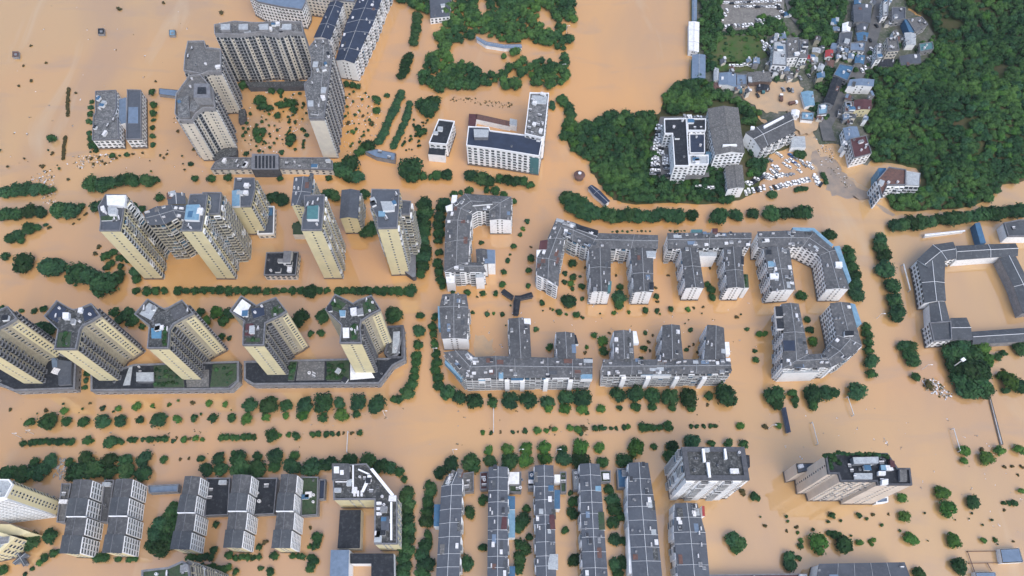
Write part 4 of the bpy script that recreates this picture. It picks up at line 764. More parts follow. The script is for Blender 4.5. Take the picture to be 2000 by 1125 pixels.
# Y-shaped canopy
b=Building('canopy','dark Y shaped garden canopy in the water between the perimeter blocks',(1008,590),3,'canopy')
for k,q in enumerate(([((978,571),(985,564)),((1000,586),(1004,578))],[((1004,585),(1006,577)),((1017,585),(1017,577)),((1042,580),(1038,570))],[((1003,586),(1017,586)),((1002,615),(1013,615))])):
    b.ribbon(q,3+k*.05,'wall_dark','roof_black',rise=.7+k*.05,outer='none',inner='none',end0='none',end1='none',ridge=False)
b.finish()

# ---------------------------------------------------------------- school at the right edge
b=Building('school_building','slate roofed school quadrangle around a flooded sports field at the right edge',(1840,520),9,'school')
K=dict(outer='none',inner='none',end0='none',end1='none',rise=1.5,line_m='trim_white')
b.ribbon([((1790,508),(1818,530)),((1822,478),(1850,508)),((1862,472),(1868,505))],11,'wall_white','roof_charcoal',**{**K,'outer':'win','inner':'win'},lines=10)
b.ribbon([((1791,510),(1846,512)),((1800,552),(1845,552)),((1806,592),(1848,588))],10.5,'wall_white','roof_charcoal',**{**K,'outer':'winm'},lines=9)
b.ribbon([((1866,480),(1868,508)),((1930,477),(1935,503)),((1984,475),(1988,500))],9,'wall_white','roof_charcoal',**K,lines=30)
b.ribbon([((1952,503),(1984,500)),((1980,560),(2012,555)),((1998,612),(2035,606))],8,'wall_grey','roof_charcoal',**K,lines=60)
b.ribbon([((1815,592),(1846,589)),((1818,630),(1856,628))],9,'wall_white','roof_charcoal',**K,lines=60); b.block([(1815,631),(1856,628),(1858,664),(1823,667)],10,'wall_white','roof_charcoal','win',parapet='trim_grey')
b.ribbon([((1856,621),(1855,664)),((1888,620),(1900,664))],8,'wall_grey','roof_charcoal',**K,lines=60); b.ribbon([((1895,648),(1900,672)),((2060,636),(2060,664))],7,'wall_grey','roof_charcoal',**K,lines=60)
b.block([(1960,436),(1990,430),(2040,430),(2040,462),(1968,462)],8,'wall_white','roof_charcoal','none',parapet='trim_grey',clutter=2)
b.box('blue_link_roof',[(1904,436),(1914,434),(1926,474),(1915,476)],-1,6,'roof_blue','roof_blue'); b.finish()
b=Building('boundary_roof','long thin white canopy strip north of the slate roofed school',(1845,456),3,'canopy'); b.ribbon([((1806,457),(1806,462)),((1885,449),(1885,452))],3,'wall_white','roof_white',rise=.2,outer='none',inner='none',end0='none',end1='none',ridge=False); b.finish()

# ---------------------------------------------------------------- bottom: towers
b=Building('office_tower','white tower with three mossy roof courts south of the long boulevard',(1395,905),43,'tower')
b.block([(1331,874),(1453,874),(1463,938),(1340,938)],43,'wall_bright','roof_moss','bay',styles={2:'mixed',3:'balc'},parapet='wall_dark',rim=2.4,clutter=9,bayw=4)
b.box('roof_wall',[(1371,876),(1376,876),(1379,902),(1374,902)],43,45,'trim_white','trim_white'); b.box('roof_wall',[(1414,876),(1418,876),(1421,896),(1416,896)],43,45,'trim_white','trim_white'); b.box('roof_wall',[(1380,903),(1386,903),(1389,932),(1384,932)],43,45,'trim_white','trim_white'); b.box('stair_house',[(1456,888),(1464,889),(1465,912),(1457,912)],-1,41,'wall_dark','roof_black'); b.finish()
b=Building('hotel_tower','pink stone tower with planted roof terraces near the bottom right',(1690,915),45,'tower')
b.block([(1611,890),(1640,886),(1732,886),(1752,915),(1776,915),(1780,948),(1713,948),(1711,941),(1641,941),(1636,926),(1617,926)],45,'wall_pink','roof_black','none',styles={5:'gable2',6:'none',7:'win',8:'none',9:'gable1',10:'gable1',3:'none'},parapet='wall_dark',rim=.8,clutter=14,bayw=3.4)
b.shrubs([(1617,893),(1622,905),(1624,918)],11,45); b.shrubs([(1628,893),(1636,905),(1650,910)],13,45); b.shrubs([(1612,889),(1640,886),(1690,887),(1728,888),(1738,898)],10,45.5);  b.box('slate_roof',[(1666,893),(1716,892),(1716,905),(1668,906)],45,49,'trim_grey','roof_pale'); b.box('solar_array',[(1669,924),(1704,924),(1704,936),(1669,936)],45,46,'trim_white','roof_pale'); b.box('white_tank',[(1723,937),(1735,937),(1735,946),(1723,946)],45,48,'trim_white','roof_white'); b.box('white_tank',[(1716,920),(1730,920),(1730,928),(1716,928)],45,47,'trim_white','roof_white'); b.box('blue_canopy',[(1720,908),(1732,908),(1732,918),(1721,918)],45,47,'roof_blue','roof_sky'); b.box('maroon_stair',[(1738,898),(1747,900),(1749,912),(1740,912)],45,47.5,'roof_maroon','roof_maroon'); b.box('green_grey_shed',[(1757,917),(1771,917),(1772,940),(1758,940)],45,47,'trim_grey','roof_old')
b.finish()
b=Building('annex','low slate roofed annex at the western foot of the pink stone tower',(1572,912),20,'annex'); b.block([(1554,905),(1590,904),(1588,918),(1558,925)],20,'wall_pink','roof_slate','none',parapet=None,clutter=2); b.finish()
b=Building('entrance_canopy','small blue grey porch roof at the southern foot of the pink stone tower',(1722,977),4,'canopy'); b.block([(1712,973),(1733,971),(1733,981),(1710,984)],4,'wall_white','roof_steel','none',parapet='trim_white'); b.finish()
b=Building('hotel_building','L shaped cream building with roof frames and a low black hall',(700,950),21,'hotel')
b.block([(650,908),(682,908),(716,906),(738,932),(776,972),(776,1063),(732,1063),(732,976),(652,976)],21,'wall_cream','roof_moss','gable2',styles={3:'winm',4:'winm',6:'none',7:'gable2'},parapet='trim_grey',clutter=28,rim=.6)
b.box('corner_turret',[(648,905),(681,905),(681,936),(648,937)],21,25,'trim_grey','roof_grey'); b.box('turret_skylight',[(652,911),(662,911),(662,924),(652,924)],25,25.5,'trim_white','roof_white'); b.box('turret_skylight',[(664,918),(671,918),(671,927),(664,927)],25,25.5,'trim_white','roof_white'); b.box('roof_frame',[(744,1008),(760,1008),(760,1036),(744,1036)],21,23,'trim_grey','roof_slate')
for q in ([(688,908),(691,908),(691,960),(688,960)],[(700,915),(722,925),(721,928),(699,918)],[(720,925),(726,930),(710,962),(705,960)],[(762,980),(766,980),(766,1055),(762,1055)],[(722,916),(728,914),(770,966),(765,970)],[(655,940),(688,940),(688,942),(655,942)]): b.box('roof_frame',q,21,23,'trim_grey','trim_white')
for y in (980,990,1000): b.box('plant_unit',[(735,y),(745,y),(745,y+6),(735,y+6)],21,22.6,'unit_white','unit_white')
for x in (690,697,704): b.box('plant_unit',[(x,958),(x+4,958),(x+4,969),(x,969)],21,22.4,'unit_white','unit_white')
b.box('black_hall',[(664,996),(705,996),(703,1071),(659,1071)],-1,8,'wall_bone','roof_black')
b.box('blue_grey_wing',[(646,1074),(682,1074),(680,1150),(643,1150)],-1,12,'trim_white','roof_steel'); b.box('black_wing',[(684,1081),(769,1081),(770,1150),(725,1150),(725,1101),(684,1101)],-1,10,'trim_white','roof_black'); b.finish()
b=Building('apartment_tower','cream tower at the left edge with a pale blue roof, above the tennis court roof',(-20,955),45,'tower')
b.block([(-90,936),(19,937),(26,946),(12,972),(-90,985)],45,'wall_cream','roof_pale','win',styles={2:'gable2',3:'bay'},parapet='trim_white',clutter=2); b.finish()
b=Building('apartment_tower','cream building with a white sports roof cut by the lower left edge',(-20,1060),16,'building')
b.block([(-90,1038),(0,1040),(32,1050),(0,1080),(-90,1100)],16,'wall_cream','roof_pale','win',parapet='wall_cream',clutter=2,rim=1.5); b.box('balcony_wing',[(-60,1022),(20,1024),(60,1040),(40,1046),(-60,1036)],-1,12,'wall_cream','wall_cream'); b.finish()
V0=[(330,1108),(357,1096),(370,1104),(376,1160),(300,1160),(275,1160),(278,1114)]
b=Building('apartment_tower','roof of a yellow tower with planted terraces cut by the bottom edge left of centre',(330,1130),50,'tower'); b.block(V0,50,'wall_tan','roof_green','none',styles={2:'fullc',1:'fullc'},parapet='trim_grey',clutter=6,bayw=3,rim=.8); b.finish()

# five stepped grey roofed houses
SX=[('first',(143,937,180,937),(117,1081,156,1083)),('second',(226,936,259,935),(200,1080,239,1081)),('third',(361,930,391,931),(333,1073,371,1074)),('fourth',(455,927,491,928),(437,1070,473,1071)),('fifth',(549,926,580,927),(531,1071,568,1071))]
for nm,(ax,ay,bx,by),(cx,cy,dx,dy) in SX:
    b=Building('terrace_block','stepped grey roofed house row with gridded east balconies, %s from the left'%nm,((ax+dx)/2,1005),17,'apartment block','five stepped grey roofed rows at the lower left')
    for k in range(4):
        f0,f1=k/4,(k+1)/4; j=(0,-2,1,-1.5)[k]
        L=lambda f,o=0:((ax+(cx-ax)*f+j,ay+(cy-ay)*f+o)); Q=lambda f,o=0:((bx+(dx-bx)*f+j,by+(dy-by)*f+o))
        b.ribbon([(L(f0),Q(f0)),(L(f1),Q(f1))],17+(.0,.3,.1,.4)[k],'wall_grey' if k<3 else 'wall_cream','roof_charcoal' if k%2 else 'roof_grey',rise=1.2,outer='none',inner='bay',end0='none',end1='gable2' if k==3 else 'none',bayw=3.2,lines=99,clutter=0,line_m='trim_grey')
    m_=((ax+cx)/2,(ay+cy)/2); b.box('party_wall',[(m_[0]-1,m_[1]-1),((bx+dx)/2-1,m_[1]-1),((bx+dx)/2-1,m_[1]+1),(m_[0]-1,m_[1]+1)],17,18.6,'trim_white','trim_white'); b.finish()
for lb,q,h,rf,cl in (('low dark roofed link building left of the first stepped row',[(122,945),(140,945),(128,1020),(112,1020)],8,'roof_old',3),('narrow slate covered bridge linking the second and third stepped rows',[(290,949),(350,946),(348,961),(292,964)],4,'roof_steel',0),('low dark flat roof between the third and fourth stepped rows',[(405,934),(450,934),(446,1006),(400,1008)],5,'roof_black',3),('low dark flat roof between the fourth and fifth stepped rows',[(500,934),(542,934),(536,1004),(494,1006)],5,'roof_black',4),('low roof terrace with plants and a pale hut right of the fifth stepped row',[(590,932),(622,932),(620,1006),(588,1008)],5,'roof_green',5),('slate blue shed at the right end of the stepped rows platform',[(624,937),(636,937),(634,975),(622,976)],4,'roof_navy',0),('low dark flat roof between the first and second stepped rows',[(206,938),(224,938),(212,1020),(196,1020)],6,'roof_grey',3)):
    b=Building('platform',lb,(sum(p[0] for p in q)/4,sum(p[1] for p in q)/4),h,'annex','low roofs between the stepped rows'); b.block(q,h,'wall_grey',rf,'none',parapet='trim_grey',clutter=cl); b.finish()

# long row houses
RW=[('first',[((884,924),(902,922)),((862,950),(903,946)),((848,1190),(895,1190))],[('blue_awning',[(848,985),(861,985),(859,1028),(847,1028)],'roof_blue',11)]),
('second',[((954,912),(992,912)),((951,1190),(992,1190))],[('blue_roof',[(992,969),(1006,969),(1006,995),(992,995)],'roof_blue',9),('teal_roof',[(992,996),(1006,996),(1006,1050),(993,1050)],'roof_sky',8),('white_terrace',[(993,922),(1014,922),(1014,945),(993,945)],'roof_white',7),('blue_roof',[(993,1106),(1006,1106),(1006,1140),(993,1140)],'roof_blue',9),('maroon_patch',[(981,1009),(990,1009),(990,1034),(978,1034)],'roof_maroon',15.2)]),
('third',[((1044,909),(1081,909)),((1048,1190),(1088,1190))],[('blue_roof',[(1083,957),(1094,957),(1094,994),(1083,994)],'roof_blue',9),('blue_patch',[(1071,948),(1081,948),(1081,959),(1071,959)],'roof_blue',15.3),('white_terrace',[(1083,927),(1094,927),(1094,942),(1083,942)],'roof_white',8),('maroon_patch',[(1073,1005),(1083,1005),(1085,1034),(1073,1034)],'roof_maroon',15.2),('white_patch',[(1074,1082),(1090,1082),(1090,1112),(1068,1112)],'roof_pale',15.3)]),
('fourth',[((1132,906),(1171,906)),((1140,1190),(1192,1190))],[('cyan_patch',[(1163,949),(1174,949),(1174,959),(1163,959)],'roof_sky',15.2),('planted_terrace',[(1168,1000),(1180,1000),(1182,1035),(1170,1035)],'roof_green',15)]),
('fifth',[((1228,904),(1266,904)),((1226,990),(1280,990)),((1240,1190),(1300,1190))],[('white_roof_edge',[(1224,934),(1231,934),(1236,1120),(1229,1120)],'roof_white',13)]),
('sixth',[((1318,983),(1362,983)),((1316,1040),(1378,1040)),((1330,1190),(1392,1190))],[('red_sign_wall',[(1371,988),(1376,988),(1377,1008),(1372,1008)],'roof_red',10),('white_roof_edge',[(1315,1000),(1321,1000),(1330,1125),(1324,1125)],'roof_white',13)])]
for nm,secs,ext in RW:
    b=Building('row_house','long slate roofed terrace row with white ridge lines, %s from the left at the bottom'%nm,(secs[0][0][0],1020),14,'row house','parallel slate roofed terrace rows')
    b.ribbon(secs,14,'wall_white','roof_slate',rise=1.6,outer='mixed',inner='mixed',end0='none',lines=6.5,clutter=10,line_m='line_bright')
    for e,q,m,z in ext: b.box(e,q,max(-1,z-3) if z>14 else -1,z,'trim_white' if z>14 else 'wall_white',m)
    b.finish()
for lb,q,h,rf in (('mossy stone courtyard building right of the first terrace row',[(905,925),(925,922),(925,960),(905,962)],5,'roof_old'),('maroon flat roof left of the second terrace row',[(938,923),(953,922),(952,956),(938,957)],5,'roof_maroon'),('planted annex roof between the second and third terrace rows',[(1014,922),(1018,922),(1018,962),(995,962),(995,948),(1014,948)],5,'roof_green'),('blue roof left of the third terrace row',[(1032,922),(1044,920),(1043,956),(1032,956)],6,'roof_blue'),('planted annex roof right of the third terrace row',[(1094,922),(1106,922),(1106,962),(1095,962)],5,'roof_green'),('bright blue roof left of the fifth terrace row',[(1205,916),(1227,915),(1223,953),(1207,953)],6,'roof_blue'),('pale roof link left of the fourth terrace row',[(1118,918),(1131,918),(1131,958),(1120,958)],5,'roof_pale'),('planted annex right of the fourth terrace row',[(1172,920),(1192,920),(1192,942),(1174,942)],5,'roof_green')):
    b=Building('annex',lb,(sum(p[0] for p in q)/len(q),sum(p[1] for p in q)/len(q)),h,'annex','annexes between the terrace rows'); b.block(q,h,'wall_grey',rf,'none',parapet='trim_grey',clutter=3); b.finish()
b=Building('workshop_hall','wide slate roofed hall with white roof lines cut by the bottom edge at the right',(1680,1115),12,'hall')
b.ribbon([((1599,1101),(1580,1180)),((1767,1098),(1790,1180))],12,'wall_white','roof_slate',rise=2,outer='none',inner='none',lines=9,clutter=4); b.finish()
b=Building('low_hall','thin dark roof strip at the bottom edge left of the wide slate roofed hall',(1440,1130),6,'hall'); b.block([(1385,1123),(1575,1121),(1575,1160),(1385,1160)],6,'wall_grey','roof_maroon','none',clutter=4,parapet='trim_grey'); b.finish()
b=Building('court_shed','square slate blue roof at the lower right corner beside the submerged court',(1975,1085),4,'shed'); b.block([(1953,1072),(1991,1070),(1999,1098),(1958,1100)],4,'wall_white','roof_steel','none',parapet=None); b.finish()
b=Building('court_shed','slate blue roof cut by the bottom edge beside the submerged court',(1925,1122),4,'shed'); b.block([(1905,1117),(1944,1117),(1950,1150),(1908,1150)],4,'wall_white','roof_steel','none',parapet=None); b.finish()
# ---------------------------------------------------------------- foliage
CR=[crown_data(10+i,7,1,420) for i in range(7)]
CM=[mesh_from('crown',v,f,None,['leaf']) for v,f in CR]
CL=[mesh_from('crown',*crown_data(40+i,6,1,300),None,['leaf_light']) for i in range(3)]
CRX=None
BS=[mesh_from('bush',*crown_data(60+i,4,1,110,.45,.6,.2),None,['leaf']) for i in range(4)]
BL=[mesh_from('bush',*crown_data(80+i,3,1,110,.5,.6,.2),None,['leaf_light']) for i in range(2)]
BD=[mesh_from('bush',*crown_data(70+i,3,1,60,.6,.5,.25),None,['leaf_dry']) for i in range(3)]
tb=MB()
for k in range(7):
    a0,a1=k/7*6.283,(k+1)/7*6.283; tb.face([(math.cos(a0),math.sin(a0),0),(math.cos(a1),math.sin(a1),0),(.5*math.cos(a1),.5*math.sin(a1),1),(.5*math.cos(a0),.5*math.sin(a0),1)],'bark')
for k in range(4):
    a=k*1.57+.4; c,q=math.cos(a),math.sin(a); tb.face([(-q*.3,c*.3,.7),(q*.3,-c*.3,.7),(c*4+q*.1,q*4-c*.1,1.25),(c*4-q*.1,q*4+c*.1,1.25)],'bark')
TRUNK=mesh_from('trunk',tb.V,tb.F,None,['bark'])
NT=0
PL=[]
def plant(x,y,r,label,group,light=False,dry=False,cat=None): PL.append((x,y,r,label,group,light,dry))
def plant_all():
    """bushes and the 300 trees that show largest stand alone, the remaining small trees are one mass"""
    small=sorted([q for q in PL if q[2]<6.6 or q[6]],key=lambda q:-q[2]); big=sorted([q for q in PL if not(q[2]<6.6 or q[6])],key=lambda q:-q[2])
    rest=[]
    for n_,(x,y,r,label,group,light,dry) in enumerate(small+big):
        m=mpp(x,y); rm=r*m; zc=rm*.55; p=P(x,y,zc+rm*.25); a=R.uniform(0,6.28); is_small=n_<len(small)
        if is_small and n_<300:
            me=R.choice(BD if dry else (BL if light else BS)); o=link('bush',me,None,(p.x,p.y,zc*.5)); o.scale=(rm*1.08,rm*1.08,rm*.9); o.rotation_euler=(0,0,a); tag(o,label,'bush',group); continue
        if not is_small and n_-len(small)<300:
            t=thing('tree',p.x,p.y,0,label,'tree',group)
            o=link('crown',R.choice(CL if light else CM),t,(0,0,zc+.3)); q=R.uniform(.92,1.1); o.scale=(rm*1.04*q,rm*1.04/q,rm*.95); o.rotation_euler=(0,0,a)
            o=link('trunk',TRUNK,t,(0,0,-1.5)); o.scale=(rm*.07,rm*.07,zc+1.8); continue
        rest.append((p.x,p.y,rm,zc,a,light))
    V=[];F=[];M=[];k=0
    for x,y,rm,zc,a,light in rest:
        v,f=R.choice(CRB+CR[:2]); c,q=math.cos(a)*rm*1.04,math.sin(a)*rm*1.04; V+=[(vx*c-vy*q+x,vx*q+vy*c+y,vz*rm*.9+zc+.2) for vx,vy,vz in v]; F+=[tuple(i+k for i in g_) for g_ in f]; M+=[1 if light else 0]*len(f); k+=len(v)
    tag(link('small_trees',mesh_from('small_trees',V,F,M,['leaf_var','leaf_light'])),'the remaining smaller green trees and shrubs standing in the flood between the buildings','trees',None,'stuff')
def trow(what, place, pts, key='x', light=()):
    """a row of trees; every label counts from the left or the top"""
    pts=sorted(pts,key=lambda p:p[0] if key=='x' else p[1]); side='left' if key=='x' else 'top'
    for i,p in enumerate(pts):
        lt = (len(p)>3 and p[3]=='l'); dr=(len(p)>3 and p[3]=='d')
        plant(p[0],p[1],p[2], f"{what}, {ordw(i)} from the {side} {place}", f"trees and shrubs {place}", lt, dr)
def span(x0,y0,x1,y1,n,r): return [(x0+(x1-x0)*i/(n-1), y0+(y1-y0)*i/(n-1)+R.uniform(-1,1), r*R.uniform(.9,1.12)) for i in range(n)]
G='dark green tree'; S='small green shrub'
trow(G,'above the leftmost yellow tower',[(176,358,17),(200,358,17),(218,355,14),(240,350,15),(262,352,13),(285,350,14),(303,352,10)])
trow(G,'in the upper left edge row',[(8,374,13),(28,371,14),(48,369,15),(68,368,14),(88,370,11),(102,370,7)])
trow(G,'in the lower left edge row',[(8,416,14),(32,415,15),(55,412,15),(78,412,12),(113,408,17),(138,408,17),(158,402,8),(190,402,14),(206,398,10)])
trow(G,'in the loose group below the left edge rows',[(18,465,12),(35,458,12),(55,446,13),(72,443,10),(40,470,8),(88,438,5),(96,443,4,'d')])
trow('big round tree','in the line left of the yellow towers',[(10,500,9),(42,511,20),(90,519,20),(108,520,19),(150,532,24),(172,540,22),(198,555,27),(228,540,14)])
trow(S,'by the foot of the leftmost yellow tower',[(205,500,11),(220,492,10),(233,503,9),(215,515,8),(208,522,7),(235,520,8),(262,530,12),(266,545,9),(250,505,9),(193,480,5,'d'),(184,495,5,'d')])
mrow=[(265,568,8),(286,567,11),(304,567,11),(320,567,9)]+span(347,567,495,567,10,10)+[(505,567,8)]+span(520,567,588,567,5,9)+[(606,568,14),(622,567,9),(638,567,8)]+span(660,567,795,568,10,10)+[(803,568,13)]
trow(G,'between the two tower rows',mrow)
trow(G,'among the upper yellow towers',[(533,385,14),(549,388,14),(520,390,10),(446,438,14),(460,448,13),(468,428,11),(452,455,9),(372,462,8),(358,457,7),(640,378,12),(655,381,12),(626,384,10),(710,378,12),(722,448,15),(735,440,12),(712,455,10),(580,440,9),(657,470,9),(652,445,9),(275,408,10),(262,402,9),(310,385,10)])
trow(G,'in the avenue right of the upper yellow towers',[(828,398,15),(830,414,15),(828,432,16),(827,450,15),(826,468,14),(829,486,14),(826,503,15),(824,519,13),(822,533,10)],'y')
trow(G,'along the west side of the C shaped block',[(869,394,12),(861,405,12),(860,422,12),(858,438,12),(858,455,11),(856,470,10),(858,492,8),(856,513,11),(858,530,11),(861,546,10),(864,558,7)],'y')
trow(S,'behind the top of the C shaped block',[(888,379,9),(900,374,6),(916,371,9),(950,370,7),(968,372,10),(985,379,8),(1003,392,7)])
trow('round green tree','in the line above the C shaped block',[(800,328,24),(826,342,10),(852,340,11),(873,340,12),(842,345,8),(803,345,14),(918,341,13),(940,345,15),(955,352,12),(975,347,10),(990,350,12),(1008,352,12),(1022,352,10),(1036,361,10)])
trow('round green tree','in the clump right of the gatehouse',[(683,315,19),(670,332,17),(698,343,14),(657,325,12),(684,345,12)])
trow(S,'in the sparse line under the gatehouse',[(380,348,8),(411,348,9),(444,346,9),(547,348,7),(642,347,7),(372,318,6),(379,289,5,'d')])
trow('small round tree','along the curved path left of the winding block',[(1029,431,6),(1021,446,5,'l'),(1017,456.5,5),(1003.6,480.5,6.7),(996,496.5,3),(992,507,6),(983.5,530.5,6.7),(981,554,7),(1033,527.6,7),(1032,558,6.7),(1038,504,8),(1037,482,3,'d')],'y')
plant(940.5,473,5.5,'single small round shrub in the courtyard of the C shaped block','single courtyard shrub')
trow('small round tree','in the courtyard of the winding block',[(1118.6,514,9),(1103,533,6),(1120,540,8),(1133,539,3.5),(1102,549,6),(1115,553,7,'l'),(1118,563,5),(1137,559,6.6),(1112,585.5,14),(1100.5,585.5,7),(1137,582.5,5),(1143,521,3,'d')])
trow('small shrub','in the string south of the winding block',[(1058.5,591,7),(1075,602,3,'d'),(1080,604,3,'l'),(1091.5,609,6.8),(1106,612.6,3.5,'l'),(1125.5,614.4,6.8),(1135,618,3,'d'),(1200,610.6,5,'l'),(1228,609,4,'l'),(1261.6,605.7,8),(1284,605.4,6),(1311,603,7),(1344,602,6,'l'),(1356,601,3,'d'),(1374.5,599,3,'d'),(1439.4,618,4.5,'d')])
trow('dark tree','between the southern arms of the middle blocks',[(1209,578,14),(1208,592,11),(1211,560,7),(1202,580,6),(1390.5,565,9),(1392,580,9),(1381.4,554.6,7),(1282,578,6.7),(1283.5,589,3.5,'d'),(1281,562,3.5,'d'),(1306,537,3,'d'),(1387,523,3,'d'),(1204,537,3,'d')])
trow(S,'in the lane north of the comb blocks',[(1160,654,7),(1261,648.7,5),(1350,643,5.5),(1178,666,11,'l'),(1179,685,9),(1046,641.8,6),(1073.5,677,9),(1147,677,4.5,'l'),(1460,641.7,5),(1484,651,7,'l'),(1494,651,7,'l'),(1142,688,4,'d'),(1258,680,8),(1267,668,4,'d'),(1270,685,3,'d'),(1252,700,6),(1346,676,3,'d'),(1355,673,3,'d'),(1365,688,5,'d'),(1476,685,5),(1477,702,6.7),(1341,682,5),(1191,650,3,'d'),(1276,654,3,'d')])
trow('round dark tree','along the street left of the comb shaped block',[(820.6,615.4,9.5),(819,643.8,12),(816,672,11),(814,694,10),(812,708,9),(810,722,10),(808,736,10),(803,750,12),(795,765,14),(778,779,10)],'y')
trow('round dark tree','hugging the west side of the comb shaped block',[(849,618,9),(845,637,10),(847,652,9),(848,671,11),(851.5,691,9),(853,706,11),(851.5,722,10),(855,738,11),(858,752,11),(873.5,767,16),(895,776.5,14)],'y')
trow(S,'in the line south of the C shaped block',[(884,569,5.5),(912,570.8,7),(943,572.4,6.8),(968,572.4,6.8),(932,579,3,'d'),(950.8,611.5,6),(963.7,611.5,3.5,'l'),(981,612,5.5),(923,610,4.5)])
trow('large round street tree','in the line below the comb shaped block',[(928,781.6,16),(963.6,785.5,11),(996.4,780,17),(1031,780,17),(1070,784,13),(1105,776.5,16),(1138,776.5,18),(1207,770,15),(1240.7,768.8,16),(1273.7,772,16),(1310,775,17),(1347,776,18),(1385,772,10),(1422,771,22)])
trow('smaller paler tree','in front of the large street trees',[(957,772.6,5),(1070.6,796,9,'l'),(1104,797,12,'l'),(1138,797,11,'l'),(1173.7,798.4,9,'l'),(1210,796.6,7),(1242.8,794.5,9.5),(1274.7,794.5,9.5),(1313,795,9),(1350,797,8),(1383,790,4,'d'),(1148,806,5,'l')])
trow('shrub','in the right half median strip',[(943,843,5.5,'l'),(959,844.8,4.5),(978,844,3,'d'),(1001.5,843,4.5),(1011,843,2.5,'d'),(1026.3,840,6),(1050,839.6,8,'l'),(1068,841,6,'l'),(1075,835,4,'d'),(1083.5,837.8,6.6,'l'),(1113,835,6.6,'l'),(1130,838.4,8,'l'),(1141,837,7,'d'),(1135,845,6),(1163,836,6.6),(1174,835,6.6),(1182,836,5),(1194,835.8,4.5),(1204,835.8,4.5),(1219,834,6),(1228,832,6,'l'),(1256,833,11),(1266,834,9),(1277,834.5,8),(1290,835,7),(1305,831,10),(1350,832,5),(1362,832,5),(1375,832,5),(1388,831,5.5),(1398,831,5),(1446,832,8,'l'),(1495,831,6,'d'),(1521,831,6.8,'l')])
trow('round dark tree','south of the U shaped block near the crossroads',[(1514,769,19),(1519,787,14),(1548,768,11),(1553,781,8),(1555,791,6),(1588,767,18),(1587,789,11),(1612,764,14),(1626,768,13),(1675,763,18)])
trow('round dark tree','in the column left of the school',[(1720,468,14),(1722,484,14),(1729,496,14),(1733,524,18),(1742,556,16),(1747,585,15),(1755,612,18)],'y')
trow('round dark tree','along the east side of the arch shaped block',[(1620,457,13),(1657,488,11),(1659,502,13),(1663,520,14),(1670,538,13),(1672,556,14),(1675,573,15)],'y')
trow('round dark tree','along the east side of the U shaped block',[(1692,638,10),(1694,652,11),(1697,668,11),(1697,684,10),(1702,702,15),(1703,730,11)],'y')
trow('small tree','in the inner court of the U shaped block',[(1565,577,11),(1578,624,7),(1582,644,10),(1587,665,10,'l')],'y')
trow('dark tree','in the paired clump',[(1767,674,12),(1780,676,12),(1777,692,14),(1783,702,14)],'y')
trow('large dark tree','in the dense grove below the school',[(1862,690,20),(1880,680,22),(1900,690,22),(1918,678,18,'l'),(1928,700,16,'l'),(1870,715,18),(1890,722,26),(1915,722,22),(1878,742,18),(1895,755,22),(1918,750,20),(1883,765,14),(1926,762,16),(1862,735,8),(1994,678,14),(1962,735,12,'l'),(1975,745,18,'l'),(1992,752,16),(1965,762,9),(1790,736,10),(1815,752,10,'d'),(1936,698,7),(1960,690,8),(1950,697,8),(1953,730,4,'d'),(1962,723,4,'d')])
plant(1980,745,10,'bright green low tree behind the dense grove at the right edge','grove tree',True)
tr=[]; pp=[(1748,438),(1765,437),(1783,434),(1800,432),(1818,431),(1836,428),(1855,425),(1873,423),(1890,421),(1908,419),(1925,417),(1943,415),(1960,412),(1978,411),(1996,410)]
trow('round dark tree','in the road line right of the stream mouth',[(x,y,13+((i*5)%4)) for i,(x,y) in enumerate(pp)])
pp=[(1108,384),(1120,388),(1118,402),(1136,398),(1132,412),(1150,405),(1152,418),(1166,414),(1182,417),(1196,422),(1212,420),(1228,419),(1244,420),(1260,421),(1277,420),(1293,417),(1309,420),(1326,420)]
trow('dense dark tree','in the thick curved line south of the knoll',[(x,y,15+((i*3)%3)) for i,(x,y) in enumerate(pp)])
trow('round dark tree','in the spaced line above the arch shaped block',[(1353,420,13),(1406,419,18),(1438,418,13),(1471,416,12),(1507,414,17),(1535,415,14),(1558,415,13),(1573,412,15)])
trow('round green tree','in the left upper kerb line',[(125,801,8,'l'),(230,797.6,6.7,'l'),(266,793.8,8.5,'l'),(296,792.5,5,'l'),(329,789.4,4.5,'l'),(408,787.6,7,'l'),(439.4,789.4,6.8,'l'),(200,796,6),(175,787,3.5,'d'),(88,801,5,'d'),(375,787,5,'d'),(19,799,4,'d'),(487,790,14),(523.7,789.4,18),(559,790.7,12),(594.6,789.4,16),(630,786.8,19),(664,786.8,12),(698.5,785.5,16),(734.3,786.8,18),(771,779,10)])
trow('round green tree','in the left lower kerb line',[(57,825,11),(90,823,17),(128,823,11),(163,822,11),(202,821.6,15),(234.5,821,12),(273,820,9),(309,818,15),(345,818,10,'l'),(379,816.4,9),(415,815.7,10),(451,814.6,9),(482.5,816.4,12,'l'),(519,814,9,'l'),(557,811,7,'l'),(592,811,12,'l'),(629.4,815,11),(665.5,808.7,14,'l'),(696.4,808.7,9)])
trow('green tree','around the cross shaped towers',[(766,613,17),(629.4,616.7,14),(585.5,620.6,17),(606.7,651.5,8),(625.5,650,8),(433.5,656.7,7),(447.7,659,5.5),(221.6,609,11),(232,624.4,11),(247.4,611.5,13),(262,620,13),(254,630,10),(277,637,7),(402,625,11,'l'),(421.4,609,13,'l'),(435.6,627,11),(445,612,12),(390,610,10),(80,640,14),(94,641,13),(40,606,5.5),(65,605.6,6.5),(84,603,7),(3,602,7),(170,729,7),(166,742,6),(163,756,6)])
